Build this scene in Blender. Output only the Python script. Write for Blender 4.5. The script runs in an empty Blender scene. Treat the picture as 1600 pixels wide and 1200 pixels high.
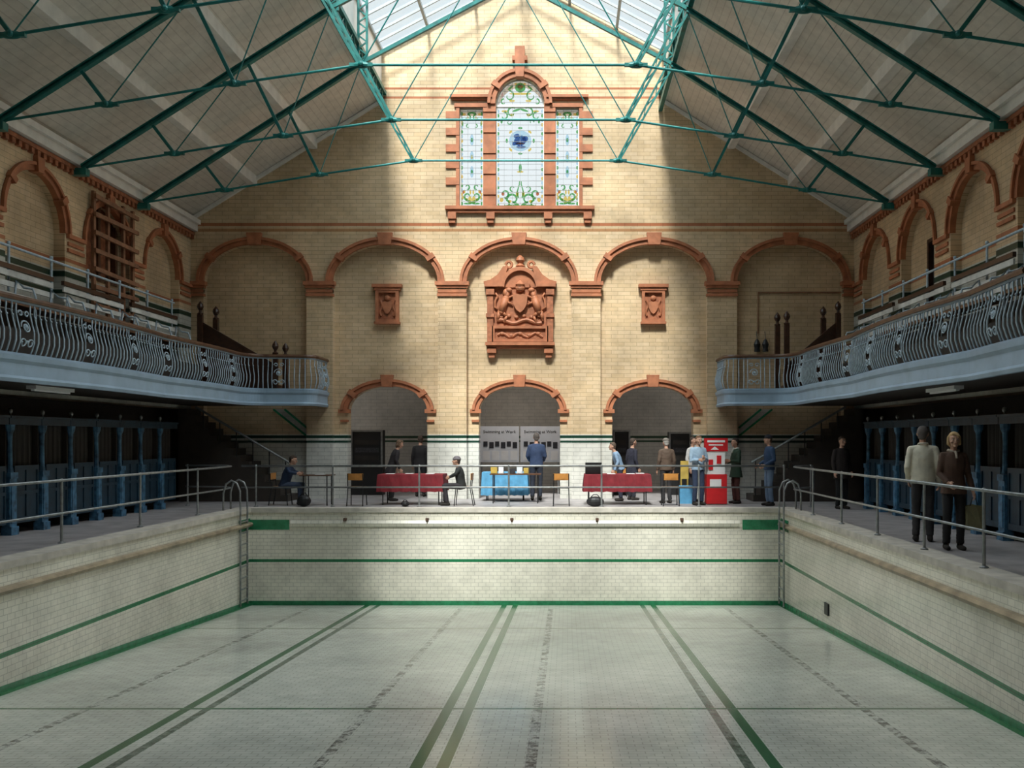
import bpy, bmesh, math, random
from mathutils import Vector, Matrix, noise
from mathutils.geometry import tessellate_polygon
random.seed(7)
COL=bpy.context.scene.collection
PI=math.pi
CX,CZ,F=1.17,1.6,1450.0
def PX(px,d=24.7): return CX+(px-885)*d/F
def PZ(py,d=24.7): return CZ+(686-py)*d/F
try:
    bpy.context.scene.view_settings.view_transform='Standard'
except Exception: pass

# ------------------------------------------------------------------ materials
def newmat(name):
    m=bpy.data.materials.new(name); m.use_nodes=True
    nt=m.node_tree; b=nt.nodes['Principled BSDF']
    return m,nt,b
def mat(name,c,rough=.6,metal=0,var=.25,scale=6,bump=0,spec=None):
    m,nt,b=newmat(name)
    b.inputs['Roughness'].default_value=rough; b.inputs['Metallic'].default_value=metal
    n=nt.nodes.new('ShaderNodeTexNoise'); n.inputs['Scale'].default_value=scale; n.inputs['Detail'].default_value=5
    g=nt.nodes.new('ShaderNodeNewGeometry'); nt.links.new(g.outputs['Position'],n.inputs['Vector'])
    r=nt.nodes.new('ShaderNodeMapRange'); r.inputs[1].default_value=.3; r.inputs[2].default_value=.7
    r.inputs[3].default_value=1-var; r.inputs[4].default_value=1+var*.4
    nt.links.new(n.outputs[0],r.inputs[0])
    v=nt.nodes.new('ShaderNodeVectorMath'); v.operation='SCALE'; v.inputs[0].default_value=c
    nt.links.new(r.outputs[0],v.inputs['Scale']); nt.links.new(v.outputs[0],b.inputs['Base Color'])
    if bump:
        bp=nt.nodes.new('ShaderNodeBump'); bp.inputs['Strength'].default_value=bump; bp.inputs['Distance'].default_value=.02
        nt.links.new(n.outputs[0],bp.inputs['Height']); nt.links.new(bp.outputs[0],b.inputs['Normal'])
    return m
def tile(name,c1,c2,mortar,bw,bh,axes,rough=.35,ms=.006,bands=(),dirt=.35,dscale=.7,bumpy=.15,offset=.5):
    m,nt,b=newmat(name); N=nt.nodes; L=nt.links
    b.inputs['Roughness'].default_value=rough
    g=N.new('ShaderNodeNewGeometry'); s=N.new('ShaderNodeSeparateXYZ'); L.new(g.outputs['Position'],s.inputs[0])
    cb=N.new('ShaderNodeCombineXYZ')
    ix={'x':0,'y':1,'z':2}
    L.new(s.outputs[ix[axes[0]]],cb.inputs[0]); L.new(s.outputs[ix[axes[1]]],cb.inputs[1])
    br=N.new('ShaderNodeTexBrick'); L.new(cb.outputs[0],br.inputs['Vector'])
    br.offset=offset
    br.inputs['Color1'].default_value=(*c1,1); br.inputs['Color2'].default_value=(*c2,1); br.inputs['Mortar'].default_value=(*mortar,1)
    br.inputs['Scale'].default_value=1; br.inputs['Mortar Size'].default_value=ms; br.inputs['Brick Width'].default_value=bw; br.inputs['Row Height'].default_value=bh
    br.inputs['Bias'].default_value=0
    col=br.outputs['Color']
    md=N.new('ShaderNodeMapRange'); md.inputs[3].default_value=1; md.inputs[4].default_value=.62; L.new(br.outputs['Fac'],md.inputs[0])
    nz=N.new('ShaderNodeTexNoise'); nz.inputs['Scale'].default_value=dscale; nz.inputs['Detail'].default_value=6; L.new(g.outputs['Position'],nz.inputs['Vector'])
    nf=N.new('ShaderNodeTexNoise'); nf.inputs['Scale'].default_value=5; nf.inputs['Detail'].default_value=6; L.new(g.outputs['Position'],nf.inputs['Vector'])
    ng=N.new('ShaderNodeTexNoise'); ng.inputs['Scale'].default_value=7; ng.inputs['Detail'].default_value=8; ng.inputs['Roughness'].default_value=.75; L.new(g.outputs['Position'],ng.inputs['Vector'])
    for bd in bands:
        ax,lo,hi,cc=bd[:4]; gr=bd[4] if len(bd)>4 else 0
        a=N.new('ShaderNodeMath'); a.operation='GREATER_THAN'; L.new(s.outputs[ix[ax]],a.inputs[0]); a.inputs[1].default_value=lo
        c=N.new('ShaderNodeMath'); c.operation='LESS_THAN'; L.new(s.outputs[ix[ax]],c.inputs[0]); c.inputs[1].default_value=hi
        d=N.new('ShaderNodeMath'); d.operation='MULTIPLY'; L.new(a.outputs[0],d.inputs[0]); L.new(c.outputs[0],d.inputs[1])
        fac=d.outputs[0]
        if gr:
            t=N.new('ShaderNodeMapRange'); t.inputs[1].default_value=.46 if gr<2 else .38; t.inputs[2].default_value=.58; t.inputs[3].default_value=0 if gr<2 else .6; t.inputs[4].default_value=.95; L.new(ng.outputs[0],t.inputs[0])
            e=N.new('ShaderNodeMath'); e.operation='MULTIPLY'; L.new(fac,e.inputs[0]); L.new(t.outputs[0],e.inputs[1]); fac=e.outputs[0]
        if len(bd)>5:
            ax2,l2,h2=bd[5]
            for op,val in (('GREATER_THAN',l2),('LESS_THAN',h2)):
                q=N.new('ShaderNodeMath'); q.operation=op; L.new(s.outputs[ix[ax2]],q.inputs[0]); q.inputs[1].default_value=val
                e=N.new('ShaderNodeMath'); e.operation='MULTIPLY'; L.new(fac,e.inputs[0]); L.new(q.outputs[0],e.inputs[1]); fac=e.outputs[0]
        v=N.new('ShaderNodeVectorMath'); v.operation='SCALE'; v.inputs[0].default_value=cc; L.new(md.outputs[0],v.inputs['Scale'])
        mx=N.new('ShaderNodeMix'); mx.data_type='RGBA'; L.new(fac,mx.inputs['Factor']); L.new(col,mx.inputs['A']); L.new(v.outputs[0],mx.inputs['B'])
        col=mx.outputs['Result']
    r=N.new('ShaderNodeMapRange'); r.inputs[1].default_value=.35; r.inputs[2].default_value=.62; r.inputs[3].default_value=1-dirt; r.inputs[4].default_value=1.05
    L.new(nz.outputs[0],r.inputs[0])
    r2=N.new('ShaderNodeMapRange'); r2.inputs[1].default_value=.3; r2.inputs[2].default_value=.6; r2.inputs[3].default_value=.88; r2.inputs[4].default_value=1.03
    L.new(nf.outputs[0],r2.inputs[0])
    mm=N.new('ShaderNodeMath'); mm.operation='MULTIPLY'; L.new(r.outputs[0],mm.inputs[0]); L.new(r2.outputs[0],mm.inputs[1])
    v=N.new('ShaderNodeVectorMath'); v.operation='SCALE'; L.new(col,v.inputs[0]); L.new(mm.outputs[0],v.inputs['Scale'])
    L.new(v.outputs[0],b.inputs['Base Color'])
    bp=N.new('ShaderNodeBump'); bp.inputs['Strength'].default_value=bumpy; bp.inputs['Distance'].default_value=.01; bp.invert=True
    L.new(br.outputs['Fac'],bp.inputs['Height']); L.new(bp.outputs[0],b.inputs['Normal'])
    return m
def glassmat(name,c):
    m=bpy.data.materials.new(name); m.use_nodes=True; nt=m.node_tree; nt.nodes.clear()
    o=nt.nodes.new('ShaderNodeOutputMaterial'); t=nt.nodes.new('ShaderNodeBsdfTransparent'); t.inputs[0].default_value=(*c,1)
    gl=nt.nodes.new('ShaderNodeBsdfGlossy'); gl.inputs['Roughness'].default_value=.1
    mx=nt.nodes.new('ShaderNodeMixShader'); mx.inputs[0].default_value=.04
    nt.links.new(t.outputs[0],mx.inputs[1]); nt.links.new(gl.outputs[0],mx.inputs[2]); nt.links.new(mx.outputs[0],o.inputs[0])
    return m
TC=(.46,.165,.075)
buff1,buff2,buffm=(.74,.56,.365),(.67,.49,.295),(.46,.33,.195)
GD=(.01,.05,.03)
wall_bands=[('z',0,1.72,(.80,.78,.71)),('z',1.50,1.56,GD),('z',1.62,1.70,GD),
            ('z',7.27,7.35,TC),('z',7.12,7.2,(.5,.26,.12)),('z',10.9,10.96,TC),('z',10.66,10.72,TC)]
M={}
M['buff']=tile('glazed_buff_brick',buff1,buff2,buffm,.34,.105,'xz',.3,.006,wall_bands,.22)
side_bands=[('z',2.4,4.98,(.62,.62,.56)),('z',4.84,4.95,GD),('z',4.5,4.58,GD),('z',4.1,4.2,GD),('z',5.15,5.22,TC)]
M['buff_side']=tile('glazed_buff_brick_side',buff1,buff2,buffm,.34,.105,'yz',.3,.006,side_bands,.3)
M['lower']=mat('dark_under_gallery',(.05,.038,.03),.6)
M['terra']=mat('terracotta',TC,.6,0,.3,5,.3)
M['terra_d']=mat('terracotta_relief',(.42,.15,.07),.7,0,.4,9,.5)
poolw=lambda ax:tile('pool_wall_tile_'+ax,(.84,.80,.69),(.81,.77,.66),(.56,.53,.45),.17,.085,ax+'z',.2,.005,
     [('z',-1.225,-1.155,(.02,.20,.08))],.15,.6,.12)
M['poolx']=poolw('x'); M['pooly']=poolw('y')
fb=[]
for c,cols in ((-3.24,(0,1)),(-.12,(0,0)),(3.02,(1,0))):
    for k,dx in enumerate((-.125,.125)):
        if cols[k]: fb.append(('x',c+dx-.05,c+dx+.05,(.06,.11,.07),2))
        else: fb.append(('x',c+dx-.06,c+dx+.06,(.045,.17,.075)))
for c in (-4.55,-1.18,.83,4.72): fb.append(('x',c-.055,c+.055,(.10,.10,.095),.6,('y',4,20.6)))
fb+= [('y',11.05,11.13,(.13,.23,.14)),('y',17.55,17.63,(.24,.30,.19))]
fb+= [('x',-6.1,-6.0,(.05,.24,.10)),('x',6.0,6.1,(.05,.24,.10)),('y',21.15,21.3,(.05,.24,.10))]
M['poolf']=tile('pool_floor_tile',(.73,.74,.66),(.68,.69,.61),(.50,.51,.44),.17,.085,'xy',.16,.006,fb,.22,.5,.1)
M['deck']=mat('worn_grey_deck',(.40,.37,.37),.5,0,.3,2.5,.1)
M['coping']=mat('stone_coping',(.60,.55,.48),.85,0,.25,4,.1)
M['trough']=mat('stained_trough',(.42,.34,.23),.4,0,.45,4,.1)
M['green']=mat('green_tile',(.03,.24,.11),.25,0,.3,9)
M['ceil']=tile('painted_ceiling_boards',(.78,.73,.66),(.76,.71,.64),(.62,.57,.51),40,.085,'yz',.6,.005,(),.12,.4,.08)
M['white']=mat('white_painted_wood',(.88,.85,.80),.5,0,.12,4)
M['slat']=mat('chalky_bench_slat',(.66,.67,.64),.6,0,.35,3)
M['bar']=mat('grey_blue_glazing_bar',(.36,.40,.42),.5,0,.15,4)
M['teal']=mat('teal_painted_iron',(.012,.18,.165),.4,.15,.4,7)
M['teal2']=mat('teal_rod',(.014,.21,.20),.4,.15,.3,7)
M['blue']=mat('pale_blue_painted_iron',(.33,.45,.57),.5,.0,.15,3)
M['blued']=mat('chipped_blue_paint',(.07,.20,.34),.5,0,.7,9)
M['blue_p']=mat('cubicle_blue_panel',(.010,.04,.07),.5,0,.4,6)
M['iron']=mat('blue_grey_iron',(.44,.54,.62),.55,.0,.25,12)
M['wood']=mat('dark_stained_wood',(.055,.022,.012),.35,0,.4,9)
M['woodm']=mat('worn_brown_wood',(.12,.055,.028),.4,0,.4,7)
M['plank']=mat('raw_scaffold_timber',(.32,.15,.08),.7,0,.4,7)
M['hook']=mat('rusty_iron',(.10,.05,.03),.7,0,.4,7)
M['steel']=mat('galvanised_steel',(.34,.35,.35),.42,.6,.3,10)
M['black']=mat('black_plastic',(.012,.012,.013),.5)
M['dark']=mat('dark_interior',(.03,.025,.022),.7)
M['orange']=mat('varnished_orange_plywood',(.55,.24,.06),.4,0,.2,10)
M['redcloth']=mat('red_tablecloth',(.20,.012,.02),.8,0,.25,8)
M['red']=mat('bright_red_board',(.62,.015,.02),.45,0,.1,8)
M['bluecloth']=mat('blue_cloth',(.10,.33,.55),.8,0,.2,8)
M['paper']=mat('white_paper',(.8,.8,.8),.6,0,.05)
M['greyboard']=mat('pale_display_board',(.70,.73,.78),.6,0,.05)
M['photo']=mat('dark_photo_print',(.05,.05,.06),.4,0,.7,40)
M['yellow']=mat('yellow_card',(.55,.38,.08),.6)
M['cream']=tile('corridor_wall_tile',(.52,.50,.45),(.49,.47,.42),(.36,.35,.32),.34,.105,'xz',.4,.006,[('z',1.5,1.56,(.02,.06,.03)),('z',1.62,1.7,(.02,.06,.03))],.2)
M['skin']=mat('skin',(.52,.29,.20),.55,0,.1)
M['eyewhite']=mat('eye_white',(.6,.58,.55),.3,0,.02)
M['lanternglass']=glassmat('lantern_glass',(.88,.92,.93))
SG=.95
def sg(n,c): return glassmat(n,tuple(x*SG for x in c))
M['g_clear']=sg('glass_clear',(1,1.02,1.02)); M['g_green']=glassmat('glass_green',(.38,.68,.40)); M['g_yel']=glassmat('glass_yellow',(.94,.80,.42))
M['g_blue']=glassmat('glass_blue',(.34,.44,.66)); M['g_red']=glassmat('glass_red',(.80,.45,.32)); M['g_pale']=glassmat('glass_pale_blue',(.76,.88,.95))
M['lead']=mat('lead_came',(.34,.36,.37),.5)

# ------------------------------------------------------------------ mesh builder
def wl(o):
    p=Vector(o.location)
    while o.parent: o=o.parent; p+=Vector(o.location)
    return p
def basis(d):
    d=Vector(d).normalized()
    up=Vector((0,0,1)) if abs(d.z)<.95 else Vector((0,1,0))
    a=d.cross(up).normalized(); b=a.cross(d).normalized()
    return d,a,b
class MB:
    def __init__(s): s.v=[];s.f=[];s.m=[];s.c=0
    def mt(s,i): s.c=i; return s
    def add(s,vs,fs):
        b=len(s.v); s.v+=[tuple(p) for p in vs]
        for f in fs: s.f.append(tuple(b+i for i in f)); s.m.append(s.c)
        return s
    def box(s,x0,x1,y0,y1,z0,z1):
        return s.add([(x,y,z) for x in (x0,x1) for y in (y0,y1) for z in (z0,z1)],[(0,1,3,2),(4,6,7,5),(0,4,5,1),(2,3,7,6),(0,2,6,4),(1,5,7,3)])
    def bar(s,p0,p1,w,h):
        p0=Vector(p0);p1=Vector(p1);d,a,b=basis(p1-p0); vs=[]
        for p in (p0,p1):
            for i,j in ((-1,-1),(1,-1),(1,1),(-1,1)): vs.append(p+a*(i*w/2)+b*(j*h/2))
        return s.add(vs,[(0,1,2,3),(7,6,5,4),(0,4,5,1),(1,5,6,2),(2,6,7,3),(3,7,4,0)])
    def tube(s,pts,r,n=8,closed=False):
        pts=[Vector(p) for p in pts]; k=len(pts)
        rs=r if isinstance(r,(list,tuple)) else [r]*k
        vs=[];fs=[];a=None
        for i,p in enumerate(pts):
            if closed: t=pts[(i+1)%k]-pts[i-1]
            else: t=pts[min(i+1,k-1)]-pts[max(i-1,0)]
            t.normalize()
            if a is None: _,a,_=basis(t)
            a=(a-t*a.dot(t)).normalized(); b=t.cross(a)
            for j in range(n):
                q=2*PI*j/n; vs.append(p+(a*math.cos(q)+b*math.sin(q))*rs[i])
        for i in range(k if closed else k-1):
            for j in range(n):
                i2=(i+1)%k; fs.append((i*n+j,i*n+(j+1)%n,i2*n+(j+1)%n,i2*n+j))
        if not closed: fs.append(tuple(range(n))[::-1]); fs.append(tuple((k-1)*n+j for j in range(n)))
        return s.add(vs,fs)
    def lathe(s,prof,c,n=12):
        vs=[];fs=[];k=len(prof)
        for r,z in prof:
            for j in range(n):
                q=2*PI*j/n; vs.append((c[0]+r*math.cos(q),c[1]+r*math.sin(q),c[2]+z))
        for i in range(k-1):
            for j in range(n): fs.append((i*n+j,i*n+(j+1)%n,(i+1)*n+(j+1)%n,(i+1)*n+j))
        fs.append(tuple(range(n))[::-1]); fs.append(tuple((k-1)*n+j for j in range(n)))
        return s.add(vs,fs)
    def ball(s,c,r,n=10,rot=None):
        if not isinstance(r,(tuple,list)): r=(r,r,r)
        c=Vector(c);k=max(6,n*2//3);vs=[];fs=[]
        R=rot or Matrix.Identity(3)
        vs.append(c+R@Vector((0,0,-r[2])))
        for i in range(1,k):
            t=PI*i/k
            for j in range(n):
                q=2*PI*j/n; vs.append(c+R@Vector((r[0]*math.sin(t)*math.cos(q),r[1]*math.sin(t)*math.sin(q),-r[2]*math.cos(t))))
        vs.append(c+R@Vector((0,0,r[2]))); e=len(vs)-1
        for j in range(n):
            fs.append((0,1+(j+1)%n,1+j)); fs.append((e,e-n+j,e-n+(j+1)%n))
        for i in range(k-2):
            for j in range(n): fs.append((1+i*n+j,1+i*n+(j+1)%n,1+(i+1)*n+(j+1)%n,1+(i+1)*n+j))
        return s.add(vs,fs)
    def cap(s,p0,p1,r0,r1,n=10):
        s.tube([p0,p1],[r0,r1],n); s.ball(p0,r0,n); s.ball(p1,r1,n); return s
    def plate(s,loops,plane,d0,d1):
        def mp(u,v,w): return (u,w,v) if plane=='xz' else ((w,u,v) if plane=='yz' else (u,v,w))
        flat=[p for l in loops for p in l]; n=len(flat)
        tris=tessellate_polygon([[Vector((p[0],p[1],0)) for p in l] for l in loops])
        vs=[mp(p[0],p[1],d0) for p in flat]+[mp(p[0],p[1],d1) for p in flat]; fs=[]
        for t in tris: fs.append(tuple(t)); fs.append(tuple(i+n for i in reversed(t)))
        b=0
        for l in loops:
            k=len(l)
            for i in range(k): fs.append((b+i,b+(i+1)%k,b+(i+1)%k+n,b+i+n))
            b+=k
        return s.add(vs,fs)
    def sweep(s,path,prof):
        vs=[];fs=[];k=len(path);m=len(prof)
        for i,p in enumerate(path):
            a=Vector(path[max(i-1,0)]);b=Vector(path[min(i+1,k-1)]);t=(b-a).normalized();nn=Vector((-t.y,t.x))
            for o,z in prof: vs.append((p[0]+nn.x*o,p[1]+nn.y*o,z))
        for i in range(k-1):
            for j in range(m): fs.append((i*m+j,i*m+(j+1)%m,(i+1)*m+(j+1)%m,(i+1)*m+j))
        fs.append(tuple(range(m))); fs.append(tuple((k-1)*m+j for j in range(m))[::-1])
        return s.add(vs,fs)
    def build(s,name,mats,parent=None,smooth=False,world=True,fixn=True):
        me=bpy.data.meshes.new(name)
        off=Vector((0,0,0))
        if parent is not None: off=wl(parent)
        elif world:
            xs=[v[0] for v in s.v];ys=[v[1] for v in s.v];zs=[v[2] for v in s.v]
            off=Vector(((min(xs)+max(xs))/2,(min(ys)+max(ys))/2,min(zs)))
        me.from_pydata([tuple(Vector(v)-off) for v in s.v],[],s.f)
        if not isinstance(mats,(list,tuple)): mats=[mats]
        for m in mats: me.materials.append(m)
        for p,i in zip(me.polygons,s.m): p.material_index=min(i,len(mats)-1)
        if fixn:
            bm=bmesh.new(); bm.from_mesh(me); bmesh.ops.recalc_face_normals(bm,faces=bm.faces); bm.to_mesh(me); bm.free()
        if smooth:
            for p in me.polygons: p.use_smooth=True
        o=bpy.data.objects.new(name,me); COL.objects.link(o)
        if parent is not None: o.parent=parent
        else: o.location=off
        return o
def tag(o,label=None,cat=None,group=None):
    if label: o['label']=label
    if cat: o['category']=cat
    if group: o['group']=group
    return o
def struct(o): o['kind']='structure'; return o
def thing(name,label,cat,loc=(0,0,0),group=None):
    o=bpy.data.objects.new(name,None); COL.objects.link(o); o.location=loc; o.empty_display_size=.1
    return tag(o,label,cat,group)
def children(o): return [c for c in bpy.data.objects if c.parent==o]
def copy_tree(o,parent=None,ch=None):
    c=o.copy(); COL.objects.link(c)
    if parent: c.parent=parent
    for k in children(o): copy_tree(k,c)
    return c
def arc(cx,z,a,b,n=20,t0=PI,t1=0):
    return [(cx+a*math.cos(t0+(t1-t0)*i/n),z+b*math.sin(t0+(t1-t0)*i/n)) for i in range(n+1)]

# ------------------------------------------------------------------ far wall
FY,RY=24.7,24.95
gable=[(8.82,0),(8.82,7.5),(3.75,10.65),(3.75,11.9),(0,13.9),(-3.75,11.9),(-3.75,10.65),(-8.82,7.5),(-8.82,0)]
def gable_loop(notches):
    base=[]
    for (c,h,s,r) in notches:
        base.append((c-h,0)); base+=arc(c,s,h,r); base.append((c+h,0))
    return [(-8.82,0)]+base+gable[:-1]
bays=[(-7.12,1.37),(-3.65,1.40),(-.09,1.40),(3.50,1.42),(7.13,1.42)]
ZS,RISE=5.79,1.0
doors=[(-3.64,1.07),(-.09,1.09),(3.49,1.09)]
WC=-.065
def wloop(c,h,z0,zs,r): 
    l=[(c-h,z0),(c+h,z0)]+[(c+h,zs)]
    if r: l+=arc(c,zs,h,r,16,0,PI)[1:]
    else: l.append((c-h,zs))
    return l
win=[wloop(WC,.64,7.75,10.5,.70),wloop(WC-1.295,.315,7.80,10.42,0),wloop(WC+1.26,.315,7.80,10.42,0)]
b=MB().plate([gable_loop([(c,h,ZS,RISE) for c,h in bays])]+win,'xz',FY,RY)
struct(b.build('wall_back_arcade',M['buff']))
b=MB().plate([gable_loop([(c,h,2.38,.65) for c,h in doors])]+win,'xz',RY,RY+.4)
struct(b.build('wall_back',M['buff']))
mb=MB()
for s in (-1,1): xs=sorted((s*8.82,s*9.8)); mb.box(xs[0],xs[1],FY,RY+.4,0,2.8)
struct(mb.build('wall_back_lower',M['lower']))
tn=[0]
def trim(mb,m):
    tn[0]+=1; return struct(mb.build('trim_%d'%tn[0],m))
def archband(mb,c,zs,a,b_,w,y0,y1,plane='xz',blocks=True,kw=.25):
    o=arc(c,zs,a+w,b_+w,24); i=arc(c,zs,a-.005,b_-.005,24)
    mb.plate([o+i[::-1]],plane,y0,y1)
    o2=arc(c,zs,a+w,b_+w,24); i2=arc(c,zs,a+w*.6,b_+w*.6,24)
    dy=-.05 if y0<y1 else .05
    mb.plate([o2+i2[::-1]],plane,y0+dy,y1)
    if blocks:
        for t,ww,ext in ((PI/2,kw,.11),(PI*.2,.07,.025),(PI*.8,.07,.025)):
            ct,st=math.cos(t),math.sin(t)
            pi_=Vector((c+(a-.03)*ct,zs+(b_-.03)*st)); po=Vector((c+(a+w+ext)*ct,zs+(b_+w+ext)*st))
            d=(po-pi_).normalized(); n=Vector((-d.y,d.x))
            mb.plate([[tuple(pi_+n*ww*.8),tuple(pi_-n*ww*.8),tuple(po-n*ww),tuple(po+n*ww)]],plane,y0+dy*1.5,y1)
for c,h in bays:
    mb=MB(); archband(mb,c,ZS,h,RISE,.18,FY-.04,FY+.05,kw=.20); trim(mb,M['terra'])
px=[(-8.82,-8.49),(-5.75,-5.05),(-2.25,-1.49),(1.31,2.08),(4.92,5.71),(8.55,8.82)]
for x0,x1 in px:
    mb=MB()
    for z0,z1,e in ((5.4,5.47,.02),(5.50,5.58,.0),(5.62,5.69,.03),(5.69,5.79,.07)):
        mb.box(max(x0-e,-8.81),min(x1+e,8.81),FY-.03-e,FY+.1,z0,z1)
    trim(mb,M['terra'])
for c,h in doors:
    mb=MB(); archband(mb,c,2.38,h,.65,.18,RY-.06,RY+.1,kw=.17)
    for sx in (-1,1):
        for z0,z1,e in ((2.06,2.12,.0),(2.30,2.40,.05)):
            xa=c+sx*(h-.01-e); xb=c+sx*(h+.19+e)
            mb.box(min(xa,xb),max(xa,xb),RY-.06-e*.5,RY+.1,z0,z1)
    trim(mb,M['terra'])
# window surround
mb=MB()
archband(mb,WC,10.5,.66,.72,.20,FY-.10,FY+.1,kw=.13)
mb.box(WC-.13,WC+.13,FY-.16,FY,11.35,12.0); mb.box(WC-.2,WC+.2,FY-.15,FY,11.63,11.75)
for s,c in ((-1,WC-1.295),(1,WC+1.26)):
    mb.box(c-.45,c+.42,FY-.06,FY+.05,10.42,10.52)
    mb.box(c-.56,c+.56,FY-.14,FY+.05,10.66,10.73); mb.box(c-.5,c+.5,FY-.08,FY+.05,10.61,10.66)
    xo=c+s*.315
    for k in range(6):
        z0=7.8+k*.44; xa,xb=sorted((xo,xo+s*.09)); mb.box(xa,xb,FY-.04,FY+.05,z0,z0+.44)
        if k: xa,xb=sorted((xo,xo+s*.36)); mb.box(xa,xb,FY-.05,FY+.05,z0+.12,z0+.31)
    xi=c-s*.315
    xa,xb=sorted((xi,WC+s*.64)); mb.box(xa,xb,FY-.02,FY+.3,7.75,10.45)
    for k in range(5):
        mb.box(xa,xb,FY-.05,FY+.05,8.1+k*.55,8.32+k*.55)
x0,x1=WC-1.98,WC+1.98
mb.box(x0,x1,FY-.15,FY+.1,7.69,7.78); mb.box(x0+.08,x1-.08,FY-.10,FY+.05,7.61,7.69)
for x in (WC-1.8,WC-.78,WC+.75,WC+1.8):
    mb.box(x-.11,x+.11,FY-.13,FY,7.44,7.61); mb.box(x-.08,x+.08,FY-.09,FY,7.34,7.44)
trim(mb,M['terra'])
for s in (-1,1):
    mb=MB(); mb.plate([[(s*8.82,7.38),(s*3.75,10.53),(s*3.75,10.63),(s*8.82,7.48)]],'xz',FY-.08,FY); trim(mb,M['white'])
def disc(mb,x,z,rx,rz,rot=0,n=12,y0=24.83,y1=24.835):
    c,s=math.cos(rot),math.sin(rot)
    mb.plate([[(x+rx*math.cos(2*PI*i/n)*c-rz*math.sin(2*PI*i/n)*s,z+rx*math.cos(2*PI*i/n)*s+rz*math.sin(2*PI*i/n)*c) for i in range(n)]],'xz',y0,y1)
def ribbon(mb,pts,w,y0=24.84,y1=24.845):
    L_=[];R_=[];k=len(pts)
    for i,p in enumerate(pts):
        a=Vector(pts[max(i-1,0)]);b=Vector(pts[min(i+1,k-1)]);t=(b-a).normalized();ww=w*(1-.6*i/k)
        L_.append((p[0]-t.y*ww,p[1]+t.x*ww)); R_.append((p[0]+t.y*ww,p[1]-t.x*ww))
    for i in range(k-1):
        mb.plate([[L_[i],L_[i+1],R_[i+1],R_[i]]],'xz',y0,y1)
def spiral(cx,cz,r,t0,turn,n=12): return [(cx+r*(1-.65*i/n)*math.cos(t0+turn*i/n),cz+r*(1-.65*i/n)*math.sin(t0+turn*i/n)) for i in range(n+1)]
GM=[M['g_clear'],M['g_green'],M['g_yel'],M['g_blue'],M['g_red'],M['g_pale']]
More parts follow.
